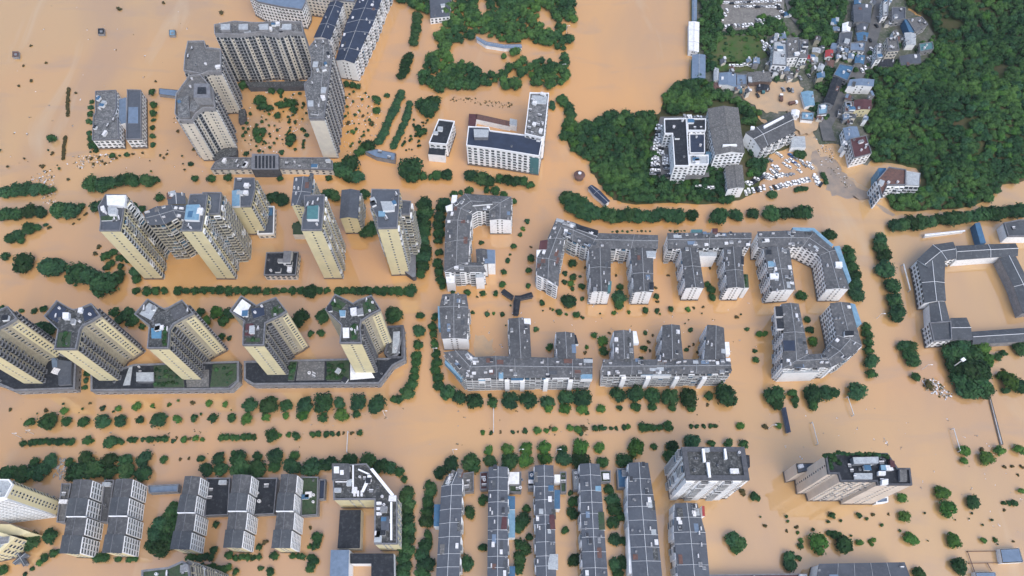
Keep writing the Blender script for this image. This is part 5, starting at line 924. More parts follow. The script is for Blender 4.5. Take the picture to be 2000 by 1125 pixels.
trow('shrub','in the left half median strip',[(44,866,7.5)]+span(60,863,136,862,9,7.6)+[(169,860,10),(180,860,4,'l'),(215,861,13),(228,862,8),(236,863,7),(254,859,6.8),(264,859,6.8),(277,858,5),(289,858,6.7),(298,858,6.7),(308,857,7),(320,857,8),(338,861,5),(345,855,3,'d'),(359,857.7,7.5,'l'),(370,857,4,'d'),(381.4,856,7,'l'),(394,857,5,'l')]+span(432,854,496,853,7,7)+[(530,850.5,12.5),(543,850,6,'l'),(562,849,6,'l'),(577,851,10),(610,848.4,7.5),(622,847,6.7),(636.6,847,6.7),(648,846.6,6),(661,846,5),(671,845,3.5,'d'),(686.6,845,4.5,'d'),(702,845,6.7)])
trow('tree','in the broken northern line above the stepped rows',[(67,904.6,11),(97,900.7,14),(134,902.5,9),(169,896,16),(212.6,898,15),(245,898,13),(280,897,15),(319.6,897.6,8),(352,896,3.5,'d'),(368,895,3.5,'d'),(392,895,9),(426,894,12),(464,893,16),(502,890.4,9),(538,890.4,15),(574,890.4,10),(682,899,17),(717,901,16),(643,905,14)])
trow('dark tree','in the dense southern line above the stepped rows',[(15,921,17),(41,924,17),(62,924,15),(80,921,16),(142,921,16),(160,917.5,20),(180,917.5,19),(214,920,15),(246,920,16),(280,922.6,16),(403,917.5,13),(429,916,13),(468,915,20),(499,915,19),(534.5,912,11),(571.4,909.7,17),(606,909.7,18),(628,908,10),(745,910,15),(761,913,13),(779,920,11),(790,936,7)])
trow('dense green tree','in the left avenue line',[(794,961,15),(795.6,978,15),(794,996,14),(794,1014,14),(795.6,1033,15),(794,1052,16),(792,1070,16),(790.5,1090,16),(789,1108,15),(788,1124,14)],'y')
trow('dense green tree','in the right avenue line',[(838,948,11),(842,962,13),(837,980,13),(836,998,13),(831,1019,14),(835,1045,11),(830,1066,14),(824,1085,14),(832,1100,16),(824,1120,15)],'y')
trow('round green tree','in the row above the long terrace rows',[(859.8,924,13),(881,904.6,15),(919.3,901.5,18),(954,879,11,'l'),(956.7,899.4,12),(990,877.5,13,'l'),(994,900.7,17),(1028,876,13,'l'),(1026.8,898,15,'l'),(1063.7,873.7,14,'l'),(1065,894,14,'l'),(1098.5,877.5,10),(1099.5,897,15),(1134.5,873.7,17,'l'),(1135,897,18),(1171,875,11,'l'),(1176,902.5,11),(1243.8,872.4,18,'l'),(1276.8,872.4,7),(1220.6,899.4,15)])
trow('dark tree','in the flooded lanes between the terrace rows',[(944,975.5,10),(916,1000,12),(943,1069.5,10),(912,1100.5,14),(1029,993.5,9),(1021.6,1013,14),(1014,1030,12),(1034.5,1049,8),(1024,1069.5,13),(1014,1090,13),(1013,1062,11),(1012,1110,11),(1122,979,11),(1120,1002.5,12),(1104,1036,9),(1122,1092.7,12),(1190,956,11),(1196,975,13),(1202,993,14),(1212,1010,10),(1198,1020,12),(1200,1054,12),(1217.5,1056.6,11),(1202,1103,13),(1218,1098,13),(1207,1120,12),(1115,962,6)])
trow('green tree','around the white tower with roof courts',[(1313.4,869.8,12),(1308,889,12),(1320,882,8),(1353.4,863,15),(1389.4,866,9),(1423,864.6,11),(1452.6,867,10),(1473,969,10),(1480,973,7),(1452,959,7,'d')])
trow('green tree','in the open flood around the pink stone tower',[(1432,1052,15),(1445,1058,15),(1438,1071,11),(1495,1027,4.5,'d'),(1600,1058,20,'l'),(1625,1006.4,7.5),(1678,1006.4,6.8),(1647,1060,17),(1635,1046,10),(1622,1042,7),(1658,1068,9),(1558,1040,4,'l'),(1565,1054,5.5,'l'),(1564,1066,6.8),(1542,1086,12),(1545,1102,13),(1560,1090,7),(1679.4,1059,8,'l'),(1700,1058,5,'l'),(1708,1055,5,'l'),(1704,1064,4,'l'),(1763,971.6,10.5,'l'),(1768,1007.7,12,'l'),(1780.4,1051.5,13,'l'),(1705,1004,4,'d'),(1736,1004,3,'d'),(1556,1030,4,'d'),(1537,1037,3.5,'d')])
trow('bright green tree','in the loose orchard at the lower right',[(1841.5,961.3,14,'l'),(1853,991,17,'l'),(1863.4,1055.4,14,'l'),(1875,1103,15),(1902,979.3,13),(1886.6,879.3,11,'l'),(1884,900,8,'l'),(1928.4,894.3,14,'l'),(1953.6,880,11,'l'),(1991,877.5,11,'l'),(1921.4,1055.4,7,'l'),(1946,1054,5,'l'),(1962,982,5),(1972,982,5),(1982,982,6.8),(1995,958.7,7,'l'),(1796.4,1121,12),(1918,878,5,'d'),(1963,911,4,'d'),(1978,910,4,'d'),(1996,911,4,'d'),(1989,927,3,'d'),(1980,1057,3,'d'),(1963,996,3.5,'d')])
trow('dark shrub','around the feet of the stepped rows',[(59.3,1058,16),(95.4,1046,14),(103,1080,9),(112,1077,6),(86,1090,8),(77,1098,7,'l'),(6,1113,9),(60.6,1111,5),(47,1122,5),(188,1090,10),(200,1089.6,11),(230.7,1091.4,8),(252,1092,8),(263,1092,7),(421.4,1024.4,7.5),(417.5,1074,9),(446,1083.7,9),(505.7,1068,7),(517,1058,6,'d'),(534,1086,9),(571.4,1086,7),(583,1086,7),(591,1087,7),(508,1109.5,6),(527.6,1117,8),(619,1047,11),(619,1058,9),(615,1067,9),(605,1067,5,'l'),(608,1088,8),(614,1096,9),(606,1108,10),(606,1030,4,'d'),(460,1117,8),(445,1107.7,7.5)]+span(368,1090,412,1088,5,7.5)+span(460,1089,506,1088,5,7)+span(394,1108,436,1112,5,8))
trow('dark tree','in the grove between the second and third stepped rows',[(335,998,13),(340,985,8),(325,1010,13),(340,1015,11),(310,1022,16),(330,1030,15),(302,1042,16),(322,1048,16),(335,1042,10),(296,1062,12),(312,1068,18),(332,1066,12)])
trow('small round bush','in the column right of the lone office pair',[(296.4,179,7.5),(298.5,203.6,7.5),(297.7,220,7.5),(299,233,5),(297,247.4,6),(296.4,263.4,6.5),(297,281,6)],'y')
trow('dark bush','along the west side of the lone office pair',[(178,197,5),(175,208,6),(176,222,7),(171,234,6),(178,238,5),(172.6,258,6),(178,270,8),(180,283,9),(187,291,6)],'y')
trow('dark bush','in the scattered line under the lone office pair',[(219,303,7),(246,300,6),(99,269,10),(258,300,3,'d'),(278,297,3,'d'),(192,307,3.5,'d'),(178,308,3.5,'d'),(181,319,3.5,'d'),(205,318,3,'d'),(313,302,3,'d'),(326,300,3,'d'),(83,323,4,'d'),(101,299,4,'d'),(132,350,3.5,'d'),(60,156,4,'d'),(45,127,3,'d'),(147,181,3,'d'),(59,88,3,'d'),(230,15,5,'d'),(318,4,4,'d'),(89,121,3,'d'),(36,166,3,'d'),(432,22,5,'d'),(303,158,3,'d'),(346,255,4,'d'),(166,418,4,'d'),(154,428,3,'d'),(143,436,3,'d')])
trow('dark tree','in the flooded courtyard of the grey towers',[(508,193,12),(514,206,11),(526.5,211,9),(548,203,9),(558,203,8),(569,200,10),(573,212,8),(542,224,8),(500,256,10),(503,270,9),(513,254,9),(568,268,12),(565,280,7),(480,298,6),(548,296,6),(598,262,5),(530,176,8),(548,178,7),(474,165,10)])
trow('green tree','right of the grey towers',[(734,193,11),(754.6,184,6),(735,215,8),(834.5,206,18),(845,196,13),(822,200,12),(838,222,10),(817,250,8),(822,258,9),(827,255,7),(676,163,8),(688,165,8),(698,168,7),(673,190,5,'d'),(681,238,5,'d'),(709,225,4,'d'),(688,256,5,'l'),(724,240,6,'d'),(707,292,12),(718,284,14),(697,298,8)])
plant_all()
def hedge(label,path,w,nm='hedge',m='leaf',seed=0):
    """clipped continuous strip of foliage standing in the water"""
    rr=random.Random(seed); V=[];F=[];k=0; p0=P(*path[0])
    for i in range(len(path)-1):
        (x0,y0),(x1,y1)=path[i],path[i+1]; L=math.hypot(x1-x0,y1-y0); n=max(2,int(L/(w*.42)))
        for j in range(n):
            t=j/n; x=x0+(x1-x0)*t+rr.uniform(-1,1); y=y0+(y1-y0)*t+rr.uniform(-1,1); r=w*.5*rr.uniform(.9,1.1)*mpp(x,y); p=P(x,y,r*.7)
            v,f=CR[rr.randrange(len(CR))]; a=rr.uniform(0,6.28); c,q=math.cos(a),math.sin(a)
            V+=[((vx*c-vy*q)*r+p.x-p0.x,(vx*q+vy*c)*r+p.y-p0.y,vz*r*.8+r*.45) for vx,vy,vz in v]; F+=[tuple(b+k for b in g_) for g_ in f]; k+=len(v)
    o=link(nm,mesh_from(nm,V,F,None,[m]),None,(p0.x,p0.y,0)); return tag(o,label,'hedge','tree strips in the flood')
hedge('tall hedge strip at the head of the side channel below the dark wood',[(816,28),(812,60),(806,88)],21,seed=1)
hedge('tall slanting hedge strip in the middle of the side channel',[(797,108),(788,135),(779,158)],22,seed=2)
hedge('left one of the two long parallel hedges pointing at the blue market shed',[(783,180),(768,215),(752,250),(735,282)],18,seed=3)
hedge('right one of the two long parallel hedges pointing at the blue market shed',[(801,202),(792,232),(779,262),(766,290)],16,seed=4)
hedge('dark narrow hedge line in the open flood, upper piece',[(133,172),(131,200),(132,227)],7,seed=5,m='leaf_dry')
hedge('dark narrow hedge line in the open flood, lower piece',[(127,266),(124,290),(122,312)],7,seed=6,m='leaf_dry')
hedge('bank hedge between the wide channel and the white school',[(1098,192),(1110,205),(1115,222),(1112,245),(1105,262)],22,seed=7,m='leaf_wood')
hedge('stubby hedge behind the white school wing',[(1080,200),(1080,215)],14,seed=8)
hedge('bank hedge between the flooded car park and the road line',[(1512,378),(1502,380)],18,seed=9)
hedge('shrub bank at the lower rim of the flooded car park',[(1555,370),(1568,368),(1580,367)],11,seed=10)
hedge('shrub strip beside the silt plume',[(1608,340),(1612,350),(1614,360)],10,seed=11)
hedge('dark clump in the upper corner of the flooded car park',[(1558,298),(1566,302),(1570,298)],18,seed=12)

# woods that read as one mass: one object each
def wood(label,poly,r=10,hf=None,hole=None,seed=1,m='leaf_wood',nm='woodland',step=1.35,hh=.55,gap=None,var=(.6,1.4)):
    from mathutils.noise import noise as nz_noise; mi_=[]; ms_=[m,'leaf_light','leaf_var','leaf']
    rr=random.Random(seed); xs=[p[0] for p in poly]; ys=[p[1] for p in poly]; V=[];k=0; FS=[]; 
    y=max(min(ys),-60)+r*.4; c0=P(sum(xs)/len(xs),sum(ys)/len(ys)); row=0
    while y<max(ys):
        x=max(min(xs),-60)+(row%2)*r*.6; row+=1
        while x<min(max(xs),2120):
            jj=.35 if step<2 else step*.75; u,v=x+rr.uniform(-jj,jj)*r,y+rr.uniform(-jj,jj)*r; x+=r*step
            if step>2 and rr.random()<.2: continue
            if gap and nz_noise(Vector((u*.021,v*.024,seed*3.1)))>gap: continue
            if not inside(u,v,poly) or (hole and any(inside(u,v,q_) for q_ in hole)): continue
            rm=r*rr.uniform(*var)*mpp(u,v); q_=rr.random(); mi_.append(0 if q_<.72 else 1 if q_<.78 else 2 if q_<.9 else 3); g0=P(u,v); z=hf(g0.x,g0.y) if hf else 0.4
            vv,ff=CRA[rr.randrange(len(CRA))]; a=rr.uniform(0,6.28); c,q=math.cos(a)*rm,math.sin(a)*rm
            W_=np.empty_like(vv); W_[:,0]=vv[:,0]*c-vv[:,1]*q+g0.x-c0.x; W_[:,1]=vv[:,0]*q+vv[:,1]*c+g0.y-c0.y; W_[:,2]=vv[:,2]*rm*rr.uniform(.8,1.15)+z+rm*hh
            V.append(W_); FS.append((ff,k)); k+=len(vv)
        y+=r*step*.78
    VV=np.concatenate(V); me=bpy.data.meshes.new(nm); lv=[];ls=[];tot=[]
    for (tri,quad),k0 in FS: lv.append((tri+k0).ravel()); tot.append(np.full(len(tri),3)); lv.append((quad+k0).ravel()); tot.append(np.full(len(quad),4))
    lv=np.concatenate(lv); tot=np.concatenate(tot); st=np.concatenate(([0],np.cumsum(tot)[:-1]))
    me.vertices.add(len(VV)); me.vertices.foreach_set('co',VV.ravel()); me.loops.add(len(lv)); me.loops.foreach_set('vertex_index',lv.astype(np.int32))
    me.polygons.add(len(tot)); me.polygons.foreach_set('loop_start',st.astype(np.int32)); me.polygons.foreach_set('loop_total',tot.astype(np.int32)); [me.materials.append(MATS[k_]) for k_ in ms_]; me.polygons.foreach_set('material_index',np.concatenate([np.full(len(q_[0][0])+len(q_[0][1]),i_) for q_,i_ in zip(FS,mi_)]).astype(np.int32)); me.update(calc_edges=True); me.validate()
    return tag(link(nm,me,None,(c0.x,c0.y,0)),label,'woodland',None,'stuff')
CRA=[]
for i in range(6):
    v,f=crown_data(100+i,5,1,240,.5,.9,.15); CRA.append((np.array(v),(np.array([q for q in f if len(q)==3]),np.array([q for q in f if len(q)==4]))))
def hz(H,k=1): return lambda x,y: max(0,H(x,y))*k
wood('dense wood covering the hillside at the upper right',HILL,8,hz(hillH),seed=1,m='leaf_wood',gap=.52)
wood('wooded slope of the knoll around the hospital',[p for p in [(1098,240),(1140,246),(1185,228),(1280,226),(1283,240),(1275,290),(1285,345),(1320,352),(1400,372),(1440,386),(1420,396),(1370,398),(1310,396),(1240,398),(1215,396),(1190,385),(1165,355),(1150,330),(1150,312),(1120,300),(1100,270)]],9,hz(knH),seed=2)
wood('tree belt between the hospital and the wide channel',[(1290,225),(1300,185),(1330,160),(1360,155),(1400,175),(1440,200),(1475,215),(1488,232),(1462,250),(1447,245),(1443,206),(1380,208),(1376,226),(1340,226),(1300,228)],10,hz(knH),seed=3)
wood('small wood between the hospital halls and the car park',[(1385,336),(1412,328),(1418,345),(1415,366),(1372,366),(1366,350)],8,hz(knH),seed=4)
wood('dark trees between the hospital halls and the flooded car park',[(1462,300),(1485,300),(1505,330),(1480,350),(1460,352),(1455,320)],8,hz(knH),seed=5)
wood('dark park wood left of the wide channel at the top edge',PARK,9.5,None,[PARKIN,[(1020,100),(1031,100),(1033,140),(1042,172),(1026,178),(1022,140)],[(1108,52),(1126,52),(1126,70),(1104,66)],[(936,140),(975,130),(990,112),(1012,110),(1015,125),(985,140),(950,152)]],seed=6,gap=.44)
wood('tree belt along the east bank of the wide channel',[(1364,-40),(1406,-40),(1405,62),(1392,100),(1388,150),(1380,155),(1379,104),(1368,98)],9,hz(vilH),seed=7)
wood('trees left of the village road at the top edge',[(1542,-40),(1655,-40),(1642,38),(1640,70),(1622,100),(1600,92),(1582,80),(1545,40)],9,hz(vilH),seed=8)
wood('green thicket on the banks of the grass field',[(1480,35),(1530,45),(1535,70),(1580,78),(1560,75),(1500,70),(1400,72),(1402,64),(1470,62)],6,hz(vilH),seed=9)
wood('dark trees behind the mud flat',[(1598,140),(1622,135),(1632,148),(1618,190),(1600,200),(1592,170)],7,hz(vilH),seed=10)
wood('trees below the village roofs',[(1570,208),(1590,208),(1600,222),(1620,225),(1612,238),(1592,236)],6,hz(vilH),seed=11)
wood('bank thicket right of the white school',[(1074,215),(1090,225),(1100,262),(1085,262)],6,None,seed=12) if False else None

wood('loose low trees among the village houses',[(1500,60),(1640,70),(1700,110),(1830,60),(1830,140),(1712,160),(1705,215),(1690,240),(1640,190),(1600,160),(1500,160)],5,hz(vilH),seed=21,step=3.4)
wood('scrub on the grass field by the upper car lot',[(1388,75),(1495,70),(1502,110),(1470,135),(1395,132)],3.2,hz(vilH),seed=22,step=3.2,nm='scrub')
wood('low scrub in the flooded courtyard of the grey towers',[(486,182),(598,180),(600,262),(610,300),(480,300),(470,262)],3.0,None,seed=23,step=4.3,nm='scrub',m='leaf')
wood('low scrub tips in the flood right of the grey towers',[(674,180),(720,178),(745,205),(735,245),(700,285),(672,290)],2.8,None,seed=24,step=4.6,nm='scrub',m='leaf')
wood('low scrub tips in the flood below the right parallel hedge',[(800,235),(850,232),(838,262),(822,290),(790,300),(780,285)],2.6,None,seed=25,step=3.2,nm='scrub',m='leaf')

wood('half drowned shrub tips along the boulevard lanes',[(20,785),(480,775),(480,808),(20,818)],2.4,None,seed=31,step=13,nm='scrub',m='leaf_var')
wood('half drowned shrub tips in the flooded lanes of the perimeter blocks',[(930,596),(1480,606),(1480,632),(1160,640),(1150,660),(1050,660),(930,640)],2.4,None,seed=32,step=20,nm='scrub',m='leaf_var')
wood('half drowned shrub tips in the lower right open flood',[(1480,1000),(1990,1000),(1990,1090),(1780,1090),(1480,1085)],2.8,None,seed=33,step=16,nm='scrub',m='leaf_var')
wood('half drowned shrub tips in the upper left open flood',[(0,290),(440,290),(440,345),(330,345),(150,335),(0,345)],2.2,None,seed=34,step=14,nm='scrub',m='leaf_dry')
# ---------------------------------------------------------------- cars
def car_mesh(body):
    mb=MB(); s=[(-.86,-2.2),(.86,-2.2),(.9,-1.2),(.9,1.4),(.8,2.2),(-.8,2.2),(-.9,1.4),(-.9,-1.2)]
    mb.prism(s,.28,.92,body,body); q=[(-.78,-1.9),(.78,-1.9),(.8,-1.0),(.8,.8),(-.8,.8),(-.8,-1.0)]; t=[(-.62,-1.5),(.62,-1.5),(.64,-.9),(.64,.25),(-.64,.25),(-.64,-.9)]
    mb.face([(x,y,1.46) for x,y in t],body)
    for sx in (-1,1):
        for y in (-1.4,1.4):
            pts=[(sx*.86,y+.33*math.cos(a*.785),.33+.33*math.sin(a*.785)) for a in range(8)]; mb.face(pts if sx>0 else pts[::-1],'tyre'); pts2=[(sx*.93,b_,c_) for a_,b_,c_ in pts]; mb.face(pts2 if sx>0 else pts2[::-1],'tyre')
            for a in range(8): mb.face([pts[a],pts[(a+1)%8],pts2[(a+1)%8],pts2[a]],'tyre')
    gl=MB()
    for i in range(6): a,b_,c_,d_=q[i],q[(i+1)%6],t[(i+1)%6],t[i]; gl.face([(a[0],a[1],.92),(b_[0],b_[1],.92),(c_[0],c_[1],1.455),(d_[0],d_[1],1.455)],'glass')
    return mesh_from('parked_car',mb.V,mb.F,mb.M,mb.mats), mesh_from('windows',gl.V,gl.F,gl.M,gl.mats)
CARS={k:car_mesh('car_'+k) for k in('white','black','grey','red','blue')}
def cars(place,pts,ang,z,mix=('white','white','white','black','grey','white'),sunk=0):
    cnt={}; 
    for i,(x,y) in enumerate(sorted(pts)):
        col=R.choice(mix); k=cnt.get(col,0); cnt[col]=k+1; zz=z; p=P(x,y,zz+.8)
        bm_,wn=CARS[col]; o=link('parked_car',bm_,None,(p.x,p.y,zz-sunk)); o.rotation_euler=(R.uniform(-.01,.01),0,ang+R.uniform(-.22,.22)+R.choice((0,math.pi))); sc=R.uniform(.98,1.12); o.scale=(sc,sc,sc*R.uniform(1,1.15))
        w_=link('windows',wn,o)
        nm=col; tag(o,f"{nm} car, {ordw(k)} {nm} from the left {place}",'car','cars '+place)
def line(x0,y0,x1,y1,n,j=1.3): return [(x0+(x1-x0)*i/(n-1)+R.uniform(-j,j),y0+(y1-y0)*i/(n-1)+R.uniform(-j,j)) for i in range(n)]
cars('in the front row of the flooded car park',line(1508,367,1581,349,15),.2,.05,sunk=.35)
cars('in the middle row of the flooded car park',line(1502,347,1547,338,9),1.3,.05,sunk=.4)
cars('in the slanting row behind the flooded car park',line(1460,359,1498,341,9),.9,1.2)
cars('in the row beside the small hospital house',line(1457,375,1492,366,6),.1,.4)
cars('jammed between hospital and flooded car park',[(1505,312),(1512,325),(1508,333),(1516,334),(1519,327),(1524,303),(1520,300),(1538,314),(1533,320),(1541,325),(1546,312),(1552,317),(1558,322),(1566,314),(1572,322),(1580,318),(1584,326),(1562,333),(1513,338),(1504,342),(1545,303),(1553,308)],.7,.1,('white','white','grey','white','white','black','white','blue'),sunk=.2)
cars('along the shrub strip by the silt plume',line(1590,343,1603,361,5),-.6,.05,sunk=.3)
cars('in the outer column west of the hospital',line(1287,246,1276,338,15),1.5,8,sunk=0)
cars('in the inner column west of the hospital',line(1286,262,1292,300,8)+line(1298,304,1302,330,6),1.5,8)
cars('in the near column beside the hospital white wall',line(1281,300,1284,338,8)+[(1304,343),(1310,340)],1.5,8)
cars('in the short row north of the hospital block',line(1338,227,1369,232,6),.05,8)
cars('in the strip south of the hospital',line(1366,364,1390,367,7),1.5,4.5)
cars('in the bottom row of the upper car lot',line(1410,52,1490,48,13),.05,1.9)
cars('in the second row of the upper car lot',line(1412,36,1420,20,3)+line(1478,40,1522,34,7),.3,1.9)
cars('in the upper rows of the upper car lot',line(1412,6,1520,2,14)+line(1440,14,1520,12,9),1.55,1.9)
cars('along the right edge of the upper car lot',line(1520,10,1530,30,4),1.2,1.9)
cars('beside the white village trio',[(1490,82),(1494,90),(1498,86),(1504,92),(1508,98),(1500,104),(1492,95),(1504,108)],.3,1.9)
cars('on the lane above the workshops',line(1430,128,1472,126,6),1.4,1.9,('white','white','white'))
cars('on the muddy yard',[(1530,174),(1541,175),(1548,176),(1480,186),(1540,146),(1563,152),(1556,145),(1580,147),(1597,165),(1599,172)],.15,1.9,('white','grey','white','black'))
cars('on the village road',[(1716,35),(1712,50),(1700,78),(1702,95),(1697,115),(1703,112),(1690,132),(1684,137)],.15,2.2)
# trucks on the mud
for i,(x,y,a,c_) in enumerate([(1549,201,.2,'roof_rust'),(1446,176,1.5,'roof_teal'),(1490,176,1.5,'roof_teal'),(1526,191,1.4,'roof_rust')]):
    p=P(x,y,3); mb=MB(); t=thing('truck',p.x,p.y,1.7,['rusty brown truck stranded on the mud flat','teal truck parked left in the workshop yard','teal truck parked right of the other teal truck','small rusty truck left of the stranded truck'][i],'truck','trucks by the workshops'); t.rotation_euler=(0,0,a)
    def tp(nm,*bx):
        m_=MB()
        for q in bx: m_.box(*q)
        o=m_.build(nm,None); o.parent=t; return o
    tp('cargo_bed',(-1,0,1.0,5,2.3,1.4,c_)); tp('cab',(2.6,0,.6,1.7,2.2,1.9,'car_white')); tp('windscreen',(3.48,0,1.5,.08,1.9,.8,'glass'))
    for wx in (-2.6,-1.2,2.6):
        for wy in (-1,1): o=tp('wheel',(0,0,0,.9,.3,.9,'tyre')); o.location=(wx,wy,0)
# ---------------------------------------------------------------- lamps, gantries, poles
def lamp(label,gx,gy,h,arm=2.2,heads=1,group='street lamps standing in the flood',ang=0):
    p=P(gx,gy,0); t=thing('street_lamp',p.x,p.y,0,label,'lamp',group); mb=MB()
    mb.prism([(p.x+.14*math.cos(k*1.047),p.y+.14*math.sin(k*1.047)) for k in range(6)],-1,h,'pole','pole'); mb.build('post',t)
    for k in range(heads):
        a=ang+k*math.pi; mb=MB(); mb.box(p.x+math.cos(a)*arm/2,p.y+math.sin(a)*arm/2,h-.1,arm,.12,.12,'pole',a); mb.box(p.x+math.cos(a)*arm,p.y+math.sin(a)*arm,h-.15,1.1,.4,.2,'trim_white',a); mb.build('lamp_arm',t)
def gantry(label,a,b,z=3.0,w=.35,m='rail_white'):
    p=P(*a,z); q=P(*b,z); t=thing('sign_gantry',p.x,p.y,0,label,'gantry','gantries over the flooded roads'); mb=MB(); d=q-p; ang=math.atan2(d.y,d.x); c=(p+q)/2
    mb.box(c.x,c.y,z-.4,d.length,w,.4,m,ang); mb.build('beam',t)
    for e in (p,q): mb=MB(); mb.box(e.x,e.y,-1,.4,.4,z+.6,m,ang); mb.build('post',t)
gantry('thin white beam over the northern lanes below the comb block',(964,797),(964,842)); gantry('thin white beam over the southern lanes above the hotel building',(679,842),(677,882))
gantry('thin pale beam in the crossroads left of the round tree',(1656,774),(1668,810)); gantry('thin pale beam over the lanes right of the slate canopy',(1587,824),(1598,866)); gantry('thin pale beam at the upper end of the orchard road',(1863,836),(1876,880)); gantry('thin white beam left of the school quadrangle',(1765,515),(1778,566),3,.8)
b=Building('bus_shelter','long narrow slate canopy sticking out of the boulevard near the crossroads',(1536,820),3,'canopy'); b.ribbon([((1527,797),(1535,795)),((1537,846),(1545,844))],3,'wall_grey','roof_navy',rise=.3,outer='none',inner='none',end0='none',end1='none',ridge=False); b.finish()
b=Building('low_wall','pale grey wall top running down beside the dense grove',(1945,820),1,'wall'); b.block([(1932,778),(1936,778),(1960,868),(1955,870)],1,'wall_grey','roof_pale','none',parapet=None); b.finish()
p=P(1853,722,0); t=thing('floodlight_mast',p.x,p.y,0,'tall white floodlight mast standing over the dense grove','lamp'); h=15.5; mb=MB(); mb.prism([(p.x+.3*math.cos(k*1.047),p.y+.3*math.sin(k*1.047)) for k in range(6)],-1,h,'pole','pole'); mb.build('post',t); mb=MB(); mb.box(p.x,p.y,h,2.6,2.0,.7,'trim_white',.5); mb.build('lamp_head',t)
for lb,x,y,hh in (('street lamp with its head over the leftmost dense trees by the boulevard',42,855,9),('street lamp at the left end of the lower kerb line',66,848,8),('street lamp beside the crossroads trees below the cross shaped towers',752,812,9),('slim lamp post left of the long terrace rows',886,886,9),('street lamp in the boulevard above the third terrace row',1086,884,7),('street lamp near the fourth boulevard tree from the terrace rows',1014,884,7),('lamp post right of the last comb block tree',1500,838,8),('lamp post in the flooded street between avenue and comb block',848,690,8),('slim lamp on the river bank hedge',1106,65,8),('lamp post on the river bank below the park wood',1098,140,8),('lamp post beside the paired clump of dark trees',1800,722,8),('slim post east of the U shaped block',1712,622,7)):
    lamp(lb,x,y,hh)
# submerged court frame at the lower right
t=P(1900,1100,1); t=thing('court_fence',t.x,t.y,0,'thin brown fence frame of a submerged court at the lower right corner','fence'); mb=MB()
for a,b_ in (((1890,1077),(1953,1076)),((1890,1077),(1905,1120)),((1893,1100),(1955,1099)),((1928,1099),(1938,1116))):
    p,q=P(*a,1),P(*b_,1); d=q-p; mb.box((p.x+q.x)/2,(p.y+q.y)/2,.8,d.length,.3,.25,'roof_rust',math.atan2(d.y,d.x))
mb.build('rail',t)
for a in ((1890,1077),(1953,1076),(1905,1120),(1893,1100)): p=P(*a,1); mb=MB(); mb.box(p.x,p.y,-1,.35,.35,2.4,'roof_rust'); mb.build('post',t)
# garden pagoda rocks and play cluster at lower left
b=Building('garden_pavilion','small dark garden pavilion with crossed roofs near the lower left corner',(40,1095),3,'pavilion'); b.ribbon([((30,1080),(38,1076)),((46,1108),(54,1100))],3,'wall_grey','roof_slate',rise=.8,outer='none',inner='none',end0='none',end1='none'); b.ribbon([((24,1098),(30,1104)),((48,1078),(56,1084))],3.2,'wall_grey','roof_slate',rise=.9,outer='none',inner='none',end0='none',end1='none'); b.finish()
# floating litter: uncountable scraps
def litter(label,poly,n,seed,big=1.0,mats=('debris_mix','leaf_dry','unit_white')):
    rr=random.Random(seed); mb=MB(); xs=[p[0] for p in poly]; ys=[p[1] for p in poly]; k=0; c=P(sum(xs)/len(xs),sum(ys)/len(ys))
    while k<n:
        x,y=rr.uniform(min(xs),max(xs)),rr.uniform(min(ys),max(ys))
        if not inside(x,y,poly): continue
        k+=1; p=P(x,y); s=rr.uniform(.3,1.0)*big
        for j in range(rr.randint(1,4)): mb.box(p.x+rr.uniform(-1,1)*s,p.y+rr.uniform(-1,1)*s,-.05,s*rr.uniform(.4,1.2),s*rr.uniform(.3,.7),.12+rr.uniform(0,.3)*s,rr.choice(mats),rr.uniform(0,3))
    return tag(mb.build('floating_debris',None,(c.x,c.y,0)),label,'debris',None,'stuff')
litter('scattered scraps and shrub tips in the courtyard of the grey towers',[(485,180),(600,180),(600,300),(470,300),(485,240)],100,1,1.2)
litter('scattered scraps on the flood right of the grey towers',[(672,180),(720,180),(760,240),(700,300),(672,300)],80,2,1.2)
litter('raft of reeds and rubbish under the lone office pair',[(145,305),(210,300),(240,300),(205,325),(140,330)],90,3,1.3)
litter('pale rubbish stripe reaching the tree row at the left edge',[(50,350),(98,328),(105,345),(110,395),(85,400),(75,362)],110,4,1.3)
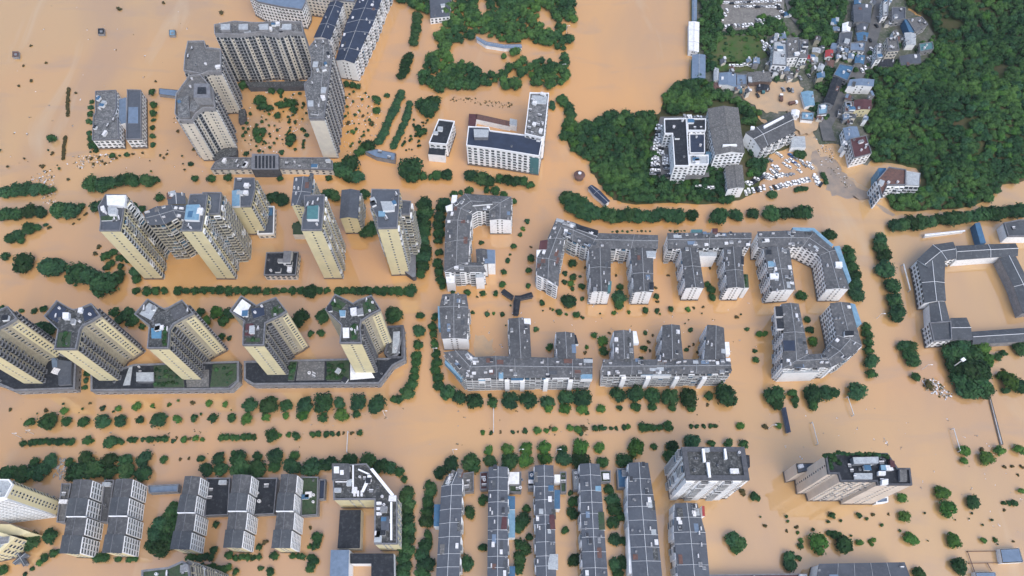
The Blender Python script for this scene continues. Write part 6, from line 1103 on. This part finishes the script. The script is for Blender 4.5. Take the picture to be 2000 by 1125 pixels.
litter('rubbish floating by the first stepped row',[(105,895),(135,895),(125,935),(105,935)],90,5,1.3,('roof_pale','debris_mix','unit_grey'))
litter('brown rubbish raft below the paired clump of dark trees',[(1800,740),(1830,745),(1858,770),(1850,780),(1808,762)],90,6,1.6)
litter('scraps drifting off the mud flat',[(1590,260),(1612,255),(1640,330),(1700,390),(1690,398),(1600,320)],70,7,1.2)
litter('sparse scraps drifting all over the boulevard and open flood',[(0,0),(480,0),(400,340),(0,340)],60,8,1.2)
litter('sparse white scraps on the crossroads flood',[(1500,740),(1995,840),(1995,1060),(1500,870)],70,9,.9,('unit_white','debris_mix'))
litter('reed tips in the channel above the white school',[(880,188),(1000,200),(1005,215),(880,196)],60,10,1.4,('leaf_dry',))
litter('rooftop like clutter of stalls and goods in the village yard',[(1575,118),(1612,118),(1608,150),(1575,150)],60,11,1.5,('unit_white','unit_grey','roof_red'))
litter('scraps and goods around the village houses',[(1712,60),(1760,60),(1760,118),(1706,120)],80,12,1.4,('unit_white','unit_grey','roof_pale'))

litter('building rubble and goods heaped in the upper car lot',[(1410,-5),(1530,-5),(1528,45),(1410,55)],120,13,2.2,('unit_white','unit_grey','roof_pale','unit_dark'))
litter('sparse scraps and leaves along the boulevard lanes',[(20,780),(1500,815),(1500,860),(800,880),(20,890)],90,14,.9,('debris_mix','leaf_dry','leaf'))
litter('scraps drifting among the perimeter blocks',[(930,590),(1480,590),(1480,700),(930,690)],60,15,.9,('debris_mix','leaf_dry','unit_white'))

# air between the drone and the town
bpy.ops.mesh.primitive_cube_add(size=1); hb=bpy.context.object; hb.name='haze'; hb.scale=(5000,5000,403); hb.location=(0,400,199.5-.5+2); hb['kind']='stuff'; hb['label']='thin pale air over the flooded town'
hm=bpy.data.materials.new('haze'); hm.use_nodes=True; hn=hm.node_tree; hn.nodes.remove(hn.nodes['Principled BSDF']); pv=hn.nodes.new('ShaderNodeVolumePrincipled'); pv.inputs['Color'].default_value=(.86,.92,1,1); pv.inputs['Density'].default_value=.000035
hn.links.new(pv.outputs[0],hn.nodes['Material Output'].inputs['Volume']); hb.data.materials.append(hm)
